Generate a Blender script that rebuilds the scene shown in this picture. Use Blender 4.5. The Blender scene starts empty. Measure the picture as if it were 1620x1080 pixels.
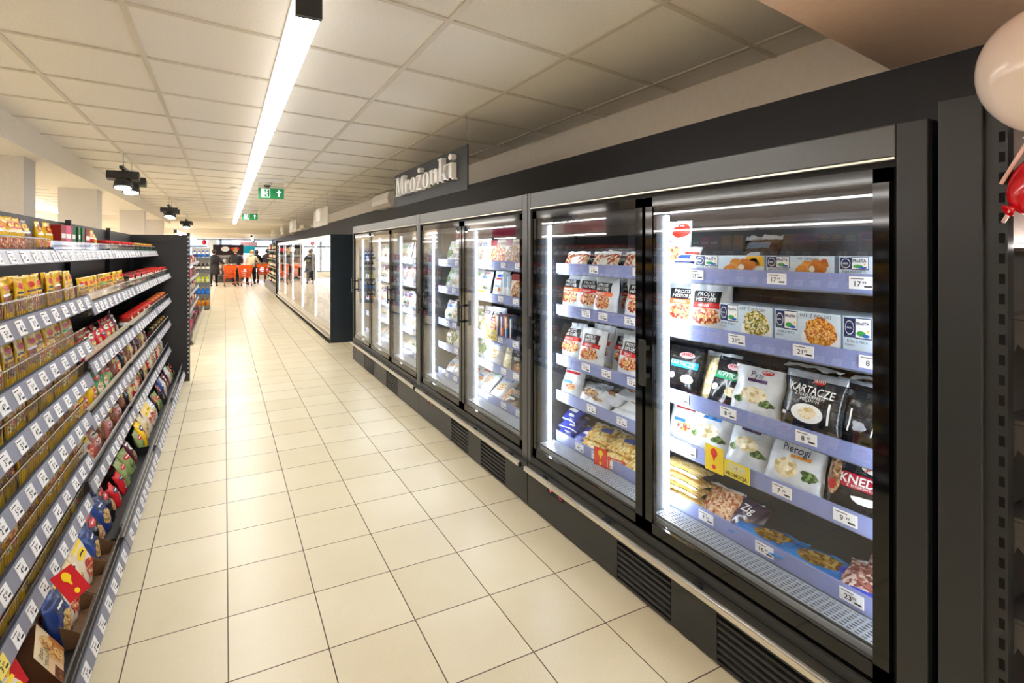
import bpy, bmesh, math, random
from mathutils import Vector, Matrix, noise
R = math.radians
PI = math.pi
rng = random.Random(7)
sc = bpy.context.scene
col = sc.collection

# ------------------------------------------------------------------ materials
MATS = {}
def principled(name, color, rough=.5, metal=0., emit=None, estr=0., coat=0., spec=None, alpha=None):
    if name in MATS: return MATS[name]
    m = bpy.data.materials.new(name); m.use_nodes = True
    b = m.node_tree.nodes['Principled BSDF']
    b.inputs['Base Color'].default_value = (*color, 1)
    b.inputs['Roughness'].default_value = rough
    b.inputs['Metallic'].default_value = metal
    if coat: b.inputs['Coat Weight'].default_value = coat; b.inputs['Coat Roughness'].default_value = .08
    if spec is not None: b.inputs['Specular IOR Level'].default_value = spec
    if emit: b.inputs['Emission Color'].default_value = (*emit, 1); b.inputs['Emission Strength'].default_value = estr
    MATS[name] = m
    return m
def srgb(r, g=None, b=None):
    if g is None: r, g, b = (r >> 16) & 255, (r >> 8) & 255, r & 255
    f = lambda v: (v/255/12.92) if v/255 <= .04045 else ((v/255+.055)/1.055)**2.4
    return (f(r), f(g), f(b))
def P(hexv, rough=.45, **k):
    """plain printed / painted surface of one colour"""
    k.setdefault('spec', .25)
    return principled('print_%06x_%d' % (hexv, int(rough*100)), srgb(hexv), rough, **k)
def nodes_of(m): return m.node_tree.nodes, m.node_tree.links
def mth(nt, op, a, b=None, cl=False):
    n = nt.nodes.new('ShaderNodeMath'); n.operation = op; n.use_clamp = cl
    for i, v in enumerate((a, b)):
        if v is None: continue
        if isinstance(v, (int, float)): n.inputs[i].default_value = v
        else: nt.links.new(v, n.inputs[i])
    return n.outputs[0]
def food(name, cols, scale=60, rough=.4, stretch=(1, 1, 1)):
    """a printed picture of mixed food: voronoi cells in several colours"""
    if name in MATS: return MATS[name]
    m = principled(name, srgb(cols[0]), rough, spec=.25)
    nt = m.node_tree; b = nt.nodes['Principled BSDF']
    tc = nt.nodes.new('ShaderNodeTexCoord'); mp = nt.nodes.new('ShaderNodeMapping')
    mp.inputs['Scale'].default_value = stretch
    nt.links.new(tc.outputs['Object'], mp.inputs['Vector'])
    nz = nt.nodes.new('ShaderNodeTexNoise'); nz.inputs['Scale'].default_value = scale*1.3; nt.links.new(mp.outputs[0], nz.inputs['Vector'])
    va = nt.nodes.new('ShaderNodeVectorMath'); va.operation = 'MULTIPLY_ADD'; va.inputs[1].default_value = (.9/scale,)*3
    nt.links.new(nz.outputs['Color'], va.inputs[0]); nt.links.new(mp.outputs[0], va.inputs[2])
    v = nt.nodes.new('ShaderNodeTexVoronoi'); v.inputs['Scale'].default_value = scale*1.5
    nt.links.new(va.outputs[0], v.inputs['Vector'])
    sep = nt.nodes.new('ShaderNodeSeparateColor'); nt.links.new(v.outputs['Color'], sep.inputs[0])
    cr = nt.nodes.new('ShaderNodeValToRGB'); cr.color_ramp.interpolation = 'CONSTANT'
    el = cr.color_ramp.elements
    while len(el) < len(cols): el.new(0.5)
    for i, c in enumerate(cols):
        el[i].position = i/len(cols); el[i].color = (*srgb(c), 1)
    nt.links.new(sep.outputs[0], cr.inputs[0]); nt.links.new(cr.outputs[0], b.inputs['Base Color'])
    return m
def noisy(name, c0, c1, scale=8, rough=.5, metal=0, bump=0., detail=4):
    if name in MATS: return MATS[name]
    m = principled(name, c0, rough, metal)
    nt = m.node_tree; b = nt.nodes['Principled BSDF']
    tc = nt.nodes.new('ShaderNodeTexCoord')
    n = nt.nodes.new('ShaderNodeTexNoise'); n.inputs['Scale'].default_value = scale; n.inputs['Detail'].default_value = detail
    nt.links.new(tc.outputs['Object'], n.inputs['Vector'])
    cr = nt.nodes.new('ShaderNodeValToRGB')
    cr.color_ramp.elements[0].position = .35; cr.color_ramp.elements[1].position = .65
    cr.color_ramp.elements[0].color = (*c0, 1); cr.color_ramp.elements[1].color = (*c1, 1)
    nt.links.new(n.outputs[0], cr.inputs[0]); nt.links.new(cr.outputs[0], b.inputs['Base Color'])
    if bump:
        bp = nt.nodes.new('ShaderNodeBump'); bp.inputs['Strength'].default_value = bump; bp.inputs['Distance'].default_value = .002
        nt.links.new(n.outputs[0], bp.inputs['Height']); nt.links.new(bp.outputs[0], b.inputs['Normal'])
    return m
def clear(name, tint=(1, 1, 1), base=.05, gloss=.0):
    """thin clear sheet: see-through plus a Fresnel-like mirror"""
    if name in MATS: return MATS[name]
    m = bpy.data.materials.new(name); m.use_nodes = True; nt = m.node_tree
    for n in list(nt.nodes): nt.nodes.remove(n)
    out = nt.nodes.new('ShaderNodeOutputMaterial'); mix = nt.nodes.new('ShaderNodeMixShader')
    tr = nt.nodes.new('ShaderNodeBsdfTransparent'); tr.inputs[0].default_value = (*tint, 1)
    gl = nt.nodes.new('ShaderNodeBsdfGlossy'); gl.inputs['Roughness'].default_value = gloss
    gl.inputs[0].default_value = (1, 1, 1, 1)
    lw = nt.nodes.new('ShaderNodeLayerWeight'); lw.inputs[0].default_value = .5
    p5 = mth(nt, 'POWER', lw.outputs['Facing'], 4.0)
    fac = mth(nt, 'ADD', mth(nt, 'MULTIPLY', p5, .85), base, True)
    nt.links.new(fac, mix.inputs[0]); nt.links.new(tr.outputs[0], mix.inputs[1]); nt.links.new(gl.outputs[0], mix.inputs[2])
    nt.links.new(mix.outputs[0], out.inputs[0]); MATS[name] = m
    return m
def emitter(name, color, s): return principled(name, color, .5, emit=color, estr=s)

BLACKM = noisy('charcoal_powder_coat', srgb(0x26282a), srgb(0x2a2c2e), 300, .42)
BLACKG = principled('black_gloss_enamel', srgb(0x0a0b0d), .06)
BLACKR = principled('black_rubber', srgb(0x0c0c0d), .6)
GREYM = noisy('canopy_grey_steel', srgb(0x56585a), srgb(0x5b5d5e), 200, .3, .35)
STEEL = principled('satin_stainless', srgb(0xe2dccf), .3, .8)
CHROME = principled('chrome_wire', srgb(0xd2d2d2), .25, 1.)
WHITE = principled('white_lacquer', srgb(0xf2f0ec), .4)
INNER = principled('freezer_inner_steel', srgb(0xaab2bc), .4, .25)
INDARK = principled('freezer_dark_liner', srgb(0x43474d), .35, .2)
GLASS = clear('door_glass', (.93, .95, .95), .07)
CLEAR = clear('clear_plastic', (.9, .9, .9), .06, .05)
TRANS = clear('glass_back', (1, 1, 1), .0)
RAIL = principled('price_rail_blue', srgb(0x8a94c6), .25)
RAILG = principled('price_rail_grey', srgb(0x75778a), .35)
PAPER = P(0xf4f3f4, .5)
INK = P(0x1b1b22, .5)
RED = P(0xc5121b, .4)
YEL = P(0xf3cf12, .4)

# ------------------------------------------------------------------ mesh builder
class MB:
    def __init__(s): s.v = []; s.f = []; s.m = []; s.sm = []
    def face(s, idx, mi=0, sm=False): s.f.append(tuple(idx)); s.m.append(mi); s.sm.append(sm)
    def box(s, x0, y0, z0, x1, y1, z1, mi=0):
        x0, x1 = min(x0, x1), max(x0, x1); y0, y1 = min(y0, y1), max(y0, y1); z0, z1 = min(z0, z1), max(z0, z1)
        b = len(s.v)
        s.v += [(x0,y0,z0),(x1,y0,z0),(x1,y1,z0),(x0,y1,z0),(x0,y0,z1),(x1,y0,z1),(x1,y1,z1),(x0,y1,z1)]
        for q in ((0,3,2,1),(4,5,6,7),(0,1,5,4),(1,2,6,5),(2,3,7,6),(3,0,4,7)): s.face([b+i for i in q], mi)
        return s
    def obox(s, M, sx, sy, sz, mi=0):
        b = len(s.v)
        for z in (-sz/2, sz/2):
            for x, y in ((-sx/2,-sy/2),(sx/2,-sy/2),(sx/2,sy/2),(-sx/2,sy/2)): s.v.append(tuple(M @ Vector((x,y,z))))
        for q in ((0,3,2,1),(4,5,6,7),(0,1,5,4),(1,2,6,5),(2,3,7,6),(3,0,4,7)): s.face([b+i for i in q], mi)
        return s
    def poly(s, pts, mi=0):
        b = len(s.v); s.v += [tuple(p) for p in pts]; s.face(range(b, b+len(pts)), mi); return s
    def prism(s, pts, off, mi=0):
        """closed outline (3-D points) extruded by the vector off"""
        n = len(pts); b = len(s.v); off = Vector(off)
        s.v += [tuple(p) for p in pts] + [tuple(Vector(p)+off) for p in pts]
        s.face(range(b, b+n), mi); s.face(range(b+2*n-1, b+n-1, -1), mi)
        for i in range(n):
            j = (i+1) % n; s.face((b+j, b+i, b+n+i, b+n+j), mi)
        return s
    def tube(s, pts, r, n=8, mi=0, closed=False, caps=True):
        pts = [Vector(p) for p in pts]; k = len(pts); b = len(s.v)
        rs = r if isinstance(r, (list, tuple)) else [r]*k
        for i, p in enumerate(pts):
            a = pts[i-1] if (i or closed) else p; c = pts[(i+1) % k] if (i < k-1 or closed) else p
            d = (c-a).normalized(); up = Vector((0,0,1)) if abs(d.z) < .9 else Vector((1,0,0))
            x = d.cross(up).normalized(); y = d.cross(x)
            for q in range(n):
                t = 2*PI*q/n; s.v.append(tuple(p + x*rs[i]*math.cos(t) + y*rs[i]*math.sin(t)))
        for i in range(k if closed else k-1):
            for q in range(n):
                w = (q+1) % n; i2 = (i+1) % k
                s.face((b+i*n+q, b+i*n+w, b+i2*n+w, b+i2*n+q), mi, True)
        if caps and not closed:
            s.face([b+q for q in range(n)][::-1], mi); s.face([b+(k-1)*n+q for q in range(n)], mi)
        return s
    def lathe(s, prof, n=20, mi=0, o=(0,0,0), ax=None):
        """profile of (radius, height); the axis is z or the matrix ax"""
        b = len(s.v); k = len(prof); o = Vector(o)
        for r, z in prof:
            for q in range(n):
                p = Vector((r*math.cos(2*PI*q/n), r*math.sin(2*PI*q/n), z))
                s.v.append(tuple(o + (ax @ p if ax else p)))
        for i in range(k-1):
            for q in range(n):
                w = (q+1) % n; s.face((b+i*n+q, b+i*n+w, b+(i+1)*n+w, b+(i+1)*n+q), mi if isinstance(mi, int) else mi[i], True)
        s.face([b+q for q in range(n)][::-1], mi if isinstance(mi, int) else mi[0]); s.face([b+(k-1)*n+q for q in range(n)], mi if isinstance(mi, int) else mi[-1])
        return s
    def ball(s, o, rx, ry, rz, n=16, k=10, mi=0, fn=None):
        b = len(s.v); o = Vector(o)
        for i in range(k+1):
            a = PI*i/k
            for q in range(n):
                t = 2*PI*q/n; p = Vector((math.sin(a)*math.cos(t), math.sin(a)*math.sin(t), math.cos(a)))
                if fn: p = fn(p)
                s.v.append((o.x+p.x*rx, o.y+p.y*ry, o.z+p.z*rz))
        for i in range(k):
            for q in range(n):
                w = (q+1) % n; s.face((b+(i+1)*n+q, b+(i+1)*n+w, b+i*n+w, b+i*n+q), mi, True)
        return s
    def mesh(s, name, mats):
        me = bpy.data.meshes.new(name); me.from_pydata(s.v, [], s.f); me.update()
        for m in (mats if isinstance(mats, (list, tuple)) else [mats]): me.materials.append(m)
        me.polygons.foreach_set('material_index', s.m); me.polygons.foreach_set('use_smooth', s.sm)
        bm = bmesh.new(); bm.from_mesh(me)
        bmesh.ops.remove_doubles(bm, verts=bm.verts, dist=1e-6) if len(s.v) < 6000 else None
        bmesh.ops.recalc_face_normals(bm, faces=bm.faces); bm.to_mesh(me); bm.free()
        return me
    def build(s, name, mats, parent=None, bevel=0, kind=None, loc=None):
        o = bpy.data.objects.new(name, s.mesh(name, mats)); col.objects.link(o)
        if parent: o.parent = parent
        if loc: o.location = loc
        if bevel:
            b = o.modifiers.new('bevel', 'BEVEL'); b.width = bevel; b.segments = 2; b.limit_method = 'ANGLE'
        if kind: o['kind'] = kind
        return o
USED = set()
def tag(o, label, cat, group=None, kind=None):
    o['label'] = label; o['category'] = cat
    if group: o['group'] = group
    if kind: o['kind'] = kind
    return o
def thing(name, label, cat, loc=(0,0,0), rz=0, group=None):
    o = bpy.data.objects.new(name, None); o.empty_display_size = .1; col.objects.link(o)
    o.location = loc; o.rotation_euler = (0, 0, rz)
    return tag(o, label, cat, group)
def dup(root, loc=None, rot=None, label=None, group=None):
    r = root.copy(); col.objects.link(r)
    if loc is not None: r.location = loc
    if rot is not None: r.rotation_euler = rot
    if label: r['label'] = label
    if group: r['group'] = group
    for ch in root.children:
        c = ch.copy(); col.objects.link(c); c.parent = r
        for g in ch.children:
            d = g.copy(); col.objects.link(d); d.parent = c
    return r
ORD = 'zeroth first second third fourth fifth sixth seventh eighth ninth tenth eleventh twelfth thirteenth fourteenth fifteenth sixteenth seventeenth eighteenth nineteenth twentieth'.split()
ORD += ['twenty-' + o for o in ORD[1:10]] + ['thirtieth']

# ------------------------------------------------------------------ lettering
TXT = {}
def text_geo(txt, bold=0.):
    """flat lettering as (verts2d, faces), height of capitals = 1, centred"""
    k = (txt, bold)
    if k in TXT: return TXT[k]
    cu = bpy.data.curves.new('lettering', 'FONT'); cu.body = txt; cu.size = 1; cu.offset = bold
    cu.align_x = 'CENTER'; cu.align_y = 'CENTER'; cu.resolution_u = 2
    ob = bpy.data.objects.new('lettering', cu)
    me = bpy.data.meshes.new_from_object(ob)
    vs = [(v.co.x/.72, v.co.y/.72) for v in me.vertices]; fs = [tuple(p.vertices) for p in me.polygons]
    bpy.data.objects.remove(ob); bpy.data.meshes.remove(me); bpy.data.curves.remove(cu)
    if vs:
        cx = (min(v[0] for v in vs)+max(v[0] for v in vs))/2; cy = (min(v[1] for v in vs)+max(v[1] for v in vs))/2
        vs = [(a-cx, b-cy) for a, b in vs]
    TXT[k] = (vs, fs)
    return TXT[k]
def put_text(mb, txt, fn, size, mi=0, bold=0., squash=1.):
    """adds lettering to mb through fn(x, y) -> 3-D point"""
    vs, fs = text_geo(txt, bold); b = len(mb.v)
    mb.v += [tuple(fn(x*size*squash, y*size)) for x, y in vs]
    for f in fs: mb.face([b+i for i in f], mi)
    return mb

# ------------------------------------------------------------------ camera
cam = bpy.data.cameras.new('camera'); co = bpy.data.objects.new('camera', cam); col.objects.link(co)
CF, CX, HY = 808.6, 750., 397.5
cam.sensor_width = 36; cam.lens = CF/1620*36
cam.shift_x = (810-CX)/1620; cam.shift_y = (HY-540)/1620
cam.clip_start = .02
co.location = (0, 0, 1.6); co.rotation_euler = (R(90), 0, R(-26.02))
sc.camera = co
sc.view_settings.view_transform = 'Standard'; sc.view_settings.look = 'None'
sc.view_settings.gamma = 1; sc.view_settings.use_curve_mapping = False
sc.view_settings.exposure = 0.6
sc.cycles.use_denoising = True
sc.cycles.max_bounces = 9; sc.cycles.transparent_max_bounces = 24
sc.cycles.diffuse_bounces = 6; sc.cycles.glossy_bounces = 4
sc.cycles.sample_clamp_indirect = 6
# ================================================================== the room
HC = 2.6                                     # suspended ceiling
XW = 2.545                                   # wall behind the freezers
def floor_mat():
    m = principled('cream_floor_tile', srgb(0xe3d8bb), .3); nt = m.node_tree; b = nt.nodes['Principled BSDF']
    tc = nt.nodes.new('ShaderNodeTexCoord'); sep = nt.nodes.new('ShaderNodeSeparateXYZ'); nt.links.new(tc.outputs['Object'], sep.inputs[0])
    def edge(o, off, pitch):
        t = mth(nt, 'DIVIDE', mth(nt, 'SUBTRACT', o, off), pitch); fl = mth(nt, 'FLOOR', t)
        fr = mth(nt, 'SUBTRACT', t, fl); d = mth(nt, 'MINIMUM', fr, mth(nt, 'SUBTRACT', 1., fr))
        return mth(nt, 'MULTIPLY', d, pitch), fl
    dx, ix = edge(sep.outputs[0], .01305, .36563); dy, iy = edge(sep.outputs[1], 2.1072, .37634)
    d = mth(nt, 'MINIMUM', dx, dy)
    g = mth(nt, 'LESS_THAN', d, .0024)
    wn = nt.nodes.new('ShaderNodeTexWhiteNoise'); wn.noise_dimensions = '2D'
    cb = nt.nodes.new('ShaderNodeCombineXYZ'); nt.links.new(ix, cb.inputs[0]); nt.links.new(iy, cb.inputs[1]); nt.links.new(cb.outputs[0], wn.inputs['Vector'])
    n = nt.nodes.new('ShaderNodeTexNoise'); n.inputs['Scale'].default_value = 160; n.inputs['Detail'].default_value = 3; nt.links.new(tc.outputs['Object'], n.inputs['Vector'])
    n2 = nt.nodes.new('ShaderNodeTexNoise'); n2.inputs['Scale'].default_value = 3.; nt.links.new(tc.outputs['Object'], n2.inputs['Vector'])
    f = mth(nt, 'ADD', mth(nt, 'MULTIPLY', n.outputs[0], .55), mth(nt, 'ADD', mth(nt, 'MULTIPLY', wn.outputs[0], .25), mth(nt, 'MULTIPLY', n2.outputs[0], .3)))
    cr = nt.nodes.new('ShaderNodeValToRGB'); cr.color_ramp.elements[0].position = .3; cr.color_ramp.elements[1].position = .75
    cr.color_ramp.elements[0].color = (*srgb(0xd9ccaa), 1); cr.color_ramp.elements[1].color = (*srgb(0xe9dfc4), 1)
    nt.links.new(f, cr.inputs[0])
    mx = nt.nodes.new('ShaderNodeMix'); mx.data_type = 'RGBA'; nt.links.new(g, mx.inputs[0]); nt.links.new(cr.outputs[0], mx.inputs[6]); mx.inputs[7].default_value = (*srgb(0x5b4a36), 1)
    nt.links.new(mx.outputs[2], b.inputs['Base Color'])
    nt.links.new(mth(nt, 'ADD', mth(nt, 'MULTIPLY', g, .4), mth(nt, 'ADD', .28, mth(nt, 'MULTIPLY', n.outputs[0], .12))), b.inputs['Roughness'])
    bp = nt.nodes.new('ShaderNodeBump'); bp.inputs['Distance'].default_value = .002; bp.inputs['Strength'].default_value = .5
    nt.links.new(mth(nt, 'SUBTRACT', mth(nt, 'MULTIPLY', n.outputs[0], .06), g), bp.inputs['Height']); nt.links.new(bp.outputs[0], b.inputs['Normal'])
    return m
def struct(name, mb, mats, bevel=0): return mb.build(name, mats, None, bevel, 'structure')
Y0R, Y1R, XL = -4.2, 32.0, -6.0
struct('floor', MB().box(XL, Y0R, -.1, 9, Y1R, 0), floor_mat())
CEIL = noisy('mineral_fibre_tile', srgb(0xf6f1e8), srgb(0xf0eae0), 90, .9, 0, .25)
PLAST = noisy('cream_plaster', srgb(0xf2ebdf), srgb(0xeee6d9), 30, .8)
TBAR = principled('ceiling_t_bar', srgb(0xd9d1c2), .5)
struct('ceiling', MB().box(XL, Y0R, HC, 9, 17.2, HC+.05), CEIL)
g = MB()
for x in (-5.5, -4.9, -4.3, -3.7, -3.1, -2.5, -.93, -.369, .25, .872, 1.575, 2.303): g.box(x-.013, Y0R+.02, HC-.009, x+.013, 17.1, HC-.001)
SK = .176                                    # the cross bars run slightly askew
def crossbar(x0, x1, yk, w=.012):
    g.prism([(x0, yk+SK*(x0-.88)-w, HC-.008), (x1, yk+SK*(x1-.88)-w, HC-.008), (x1, yk+SK*(x1-.88)+w, HC-.008), (x0, yk+SK*(x0-.88)+w, HC-.008)], (0, 0, .007))
k = 0
for k in range(-9, 24):
    yk = 2.03 + .645*k
    if yk+SK*(XW-.88) < 17: crossbar(-1.4, XW-.01, yk)
    if -3.9 < yk < 16: crossbar(-5.9, -2.1, yk)
struct('trim_1', g, TBAR)
# right wall: dark paint below, a cream band above it
DARKP = noisy('charcoal_wall_paint', srgb(0x2a2c31), srgb(0x2c2e33), 60, .6)
struct('wall_right', MB().box(XW, Y0R, 0, XW+.2, Y1R, HC).box(XW-.004, Y0R, 0, XW, Y1R, 2.37, 1), [PLAST, DARKP])
struct('wall_left', MB().box(XL-.1, Y0R, 0, XL, Y1R, HC), PLAST)
struct('wall_back', MB().box(XL, Y0R-.1, 0, XW, Y0R, HC), PLAST)
SOFF = noisy('peach_plaster', srgb(0xf6d6c4), srgb(0xf2d0bc), 40, .85)  # peach tint puts reddish bounced light into the soffit colour
struct('trim_2', MB().prism([(-1.4, .70, 2.372), (1.4616, 1.029, 2.372), (XW-.006, 1.175, 2.372), (XW-.006, -.9, 2.372), (-1.4, -.9, 2.372)], (0, 0, HC-2.372)), SOFF)
# downstand beam on the left with square columns under it
struct('beam_left', MB().box(-2.05, Y0R, 2.4, -1.4, 17.2, HC), PLAST)
COLM = noisy('column_grey_paint', srgb(0xd6cfc6), srgb(0xd2cbc2), 40, .8)
for i, (y, xe) in enumerate(((5.53, -1.52), (8.03, -1.475), (11.85, -1.42), (15.2, -1.42))):
    struct('column_%d' % (i+1), MB().box(xe-.4, y, 0, xe, y+.3, 2.4), COLM)
# lower ceiling and two downstands towards the tills
struct('ceiling_lower', MB().box(XL, 17.2, 2.47, 9, 22.2, 2.55).box(XL, 22.2, 2.30, 9, Y1R, 2.38), PLAST)
struct('trim_3', MB().box(XL, 17.0, 2.47, 9, 17.2, HC+.05).box(XL, 22.0, 2.30, 9, 22.2, 2.55), PLAST)

# ------------------------------------------------------------------ shop front
FRAME = principled('window_frame_grey', srgb(0x8d949c), .4, .3)
GW = clear('shopfront_glass', (.95, .97, 1), .05)
xs = [-3.6, -1.9, -.2, 1.5, 2.55, 4.2]
struct('wall_front', MB().box(XL, Y1R, 0, xs[0], Y1R+.2, 2.4).box(xs[-1], Y1R, 0, 9, Y1R+.2, 2.4).box(xs[0], Y1R, 0, xs[-1], Y1R+.2, .35), PLAST)
for i in range(len(xs)-1):
    a, b_ = xs[i], xs[i+1]; w = MB()
    for (x0, z0, x1, z1) in ((a, .35, b_, .42), (a, 2.23, b_, 2.31), (a, 1.82, b_, 1.92), (a, .35, a+.06, 2.3), (b_-.06, .35, b_, 2.3)): w.box(x0, Y1R, z0, x1, Y1R+.1, z1)
    fr = struct('window_%d' % (i+1), w, FRAME)
    MB().box(a+.06, Y1R+.04, .42, b_-.06, Y1R+.05, 2.24).build('pane', GW, fr)
struct('pavement', MB().box(-30, Y1R+.2, -.12, 30, 60, -.02), noisy('street_paving', srgb(0xb7b3ad), srgb(0xa5a19b), 4, .8))
b = thing('apartment_building', 'pale street facade with pinkish bands seen through the shop front', 'building', (0, 46, 0))
MB().box(-16, 0, -.05, 16, 6, 9).build('wall', noisy('street_render', srgb(0xe6d4d6), srgb(0xdccbd2), 2, .8), b)
for i in range(-5, 6):
    for z in (1., 4.0, 6.6): MB().box(i*2-.5, -.05, z, i*2+.5, .02, z+1.5).build('house_window', principled('street_window', srgb(0x6a7d92), .1), b)
for z in (3.2, 5.9): MB().box(-16, -.12, z, 16, -.001, z+.3).build('string_course', P(0xc98f9d, .7), b)

# ------------------------------------------------------------------ lamps
LAMP = emitter('led_diffuser', (1., .98, .95), 31.)
LAMPC = emitter('led_diffuser_cool', (1., .98, .95), 40.)
HOUSE = principled('translucent_lamp_housing', srgb(0xf2efe8), .5, emit=(1., .98, .95), estr=.9)  # plain white housing; its glow is added to brighten the ceiling
def line_light(x, y0, y1, label, group=None, drop=.18, mat=LAMP, hc=HC, name='line_light', rz=0, w=.042):
    t = thing(name, label, 'ceiling lamp', (x, y0, hc), rz, group)
    L = y1-y0; zb = -drop
    MB().box(-w, .0, zb+.012, w, L, zb+.10).box(-w, 0, zb, -w+.003, L, zb+.012).box(w-.003, 0, zb, w, L, zb+.012).build('housing', HOUSE, t)
    MB().box(-w+.0035, .012, zb+.001, w-.0035, L-.012, zb+.0115).build('diffuser', mat, t)
    for yy in (0, L): MB().box(-w-.002, yy-.012, zb-.004, w+.002, yy+.011, zb+.102).build('end_cap', BLACKM, t)
    n = max(2, int(L/2.2))
    for i in range(n):
        y = .3 + (L-.6)*i/(n-1); MB().box(-.012, y-.02, zb+.10, .012, y+.02, -.0095).build('hanger', WHITE, t)
    return t
line_light(.265, 1.86, 17.0, 'long white LED line lamp over the middle of the aisle')
line_light(-3.2, 2.0, 15.5, 'LED line lamp beyond the columns on the left', mat=LAMPC)
line_light(.5, -3.9, -1.1, 'LED line lamp overhead behind the photographer', mat=LAMPC)
line_light(2.0, -3.9, -1.1, 'LED line lamp behind the photographer, near the right wall', mat=LAMPC)  # extra lamp out of view, added to brighten the soffit
line_light(-2.6, -3.9, 1.4, 'LED line lamp behind the photographer, left of the beam', mat=LAMPC)  # unseen lamp added as fill light around the camera
line_light(1.0, 23.0, 29.0, 'short LED line lamp over the tills', hc=2.30, drop=.14, rz=R(-3))
line_light(-1.35, 18.0, 30.5, 'LED line lamp at the far left, near the shop front', hc=2.30, drop=.14)
line_light(-4.4, 18.0, 30.5, 'LED line lamp over the far left corner, hidden by shelving', hc=2.30, drop=.14)

def spot_track(x, y0, heads, label, group='spotlight tracks', hang=.14, tilt=.2, face=1):
    t = thing('spotlight_track', label, 'spotlight', (x, y0, HC), 0, group)
    L = .75
    for y in (.12, L-.1): MB().tube([(0, y, -.010), (0, y, -hang)], .004, 6).build('hanging_rod', CHROME, t)
    MB().box(-.018, 0, -hang-.03, .018, L, -hang).build('track', BLACKM, t, .003)
    for y in heads:
        m = Matrix.Translation((0, y, -hang-.11)) @ Matrix.Rotation(-tilt*face, 4, 'X')
        hd = MB().obox(m @ Matrix.Translation((0, 0, .02)), .28, .10, .08).build('lamp_gear', BLACKM, t, .004)
        hh = MB().lathe([(.05, .045), (.075, .02), (.085, -.035), (.085, -.05)], 20, 0, (0, 0, 0)).build('lamp_head', BLACKM, t)
        hh.matrix_local = m @ Matrix.Translation((0, -.0, -.055))
        ln = MB().lathe([(.072, -.050), (.07, -.054), (.0, -.056)], 20).build('lens', emitter('spot_lens', (1, .97, .92), 9), hh)
        MB().tube([(0, y, -hang-.03), (0, y, -hang-.09)], .012, 8).build('swivel', BLACKM, t)
spot_track(-.93, 6.15, (.12, .62), 'black spotlight pair hung from the ceiling, nearest the camera')
spot_track(-.93, 10.9, (.15, .62), 'second black spotlight pair along the aisle ceiling')
spot_track(-.93, 15.6, (.15, .6), 'farthest black spotlight pair before the lower ceiling')
spot_track(-3.05, 8.6, (.12, .38, .64), 'black spotlights seen left of the second column', hang=.16)
spot_track(-3.05, 13.8, (.15, .6), 'black spotlights seen between the second and third columns', hang=.2)

# ------------------------------------------------------------------ ceiling fittings
def exit_sign(x, y, label, pict=True):
    t = thing('exit_sign', label, 'exit sign', (x, y, 0), R(-4), 'green exit signs')
    MB().box(-.17, -.02, HC-.055, .17, .02, HC-.0095).build('mount', WHITE, t, .004)
    zb, zt = 2.32, 2.46
    MB().box(-.163, -.006, zb, .163, .006, zt).build('sign_plate', emitter('exit_green', srgb(0x0d7a45), .35), t)
    MB().box(-.163, -.004, zt, .163, .004, HC-.05).build('hanger_plate', CLEAR, t)
    wm = emitter('exit_white', (.95, 1, .97), .55); e = -.0072
    m = MB().prism([(.065, e, 2.40), (.10, e, 2.44), (.135, e, 2.40), (.115, e, 2.40), (.10, e, 2.414), (.10-.015, e, 2.40)], (0, -.001, 0))
    m.box(.09, e-.001, 2.345, .11, e, 2.425); m.build('arrow', wm, t)
    d = MB().box(-.12, e-.001, 2.335, -.02, e, 2.345).box(-.12, e-.001, 2.445, -.02, e, 2.45).box(-.125, e-.001, 2.335, -.118, e, 2.45)
    d.box(-.02, e-.001, 2.335, -.014, e, 2.45).box(-.118, e-.0005, 2.345, -.085, e, 2.445)
    d.build('doorway', wm, t)
    r = MB(); pz = 2.395; px = -.062
    r.lathe([(.0, -.0006), (.011, -.0006), (.011, .0006), (0, .0006)], 12, 0, (px+.008, e-.0012, pz+.036), Matrix.Rotation(R(90), 3, 'X'))
    for a, b2, w in (((0,.022),(-.008,-.008),.012), ((-.004,.018),(-.03,.008),.006), ((0,.018),(.022,.0),.006), ((-.008,-.008),(-.03,-.022),.008), ((-.03,-.022),(-.045,-.02),.007), ((-.008,-.008),(.014,-.02),.008), ((.014,-.02),(.012,-.045),.008)):
        A = Vector((px+a[0], e-.0012, pz+a[1])); B = Vector((px+b2[0], e-.0012, pz+b2[1])); n = Vector((-(B-A).z, 0, (B-A).x)).normalized()*w/2
        r.prism([A+n, B+n, B-n, A-n], (0, -.0008, 0))
    r.build('running_figure', wm, t)
exit_sign(.573, 7.5, 'green exit sign with running man and arrow, nearer of the two')
exit_sign(.52, 12.7, 'smaller green exit sign deeper in the aisle, near the soffit')
t = thing('dome_camera', 'small dark dome camera on the ceiling above the nearer exit sign', 'camera', (.55, 7.9, HC-.0005))
MB().lathe([(.065, -.012), (.065, -.04), (.055, -.05)], 24).build('base', WHITE, t)
MB().ball((0, 0, -.05), .05, .05, .04).build('dome', BLACKG, t)
tag(MB().lathe([(.05, -.012), (.05, -.03), (.035, -.045)], 20).build('smoke_detector', WHITE, None, loc=(.45, 11.2, HC-.0005)), 'round white detector on the ceiling beside the farther exit sign', 'smoke detector')
tag(MB().box(-.06, -.12, -.03, .06, .12, -.0095).build('sensor_box', WHITE, None, .004, loc=(.13, 8.9, HC-.0005)), 'thin white box on the ceiling left of the line lamp', 'sensor')

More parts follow.
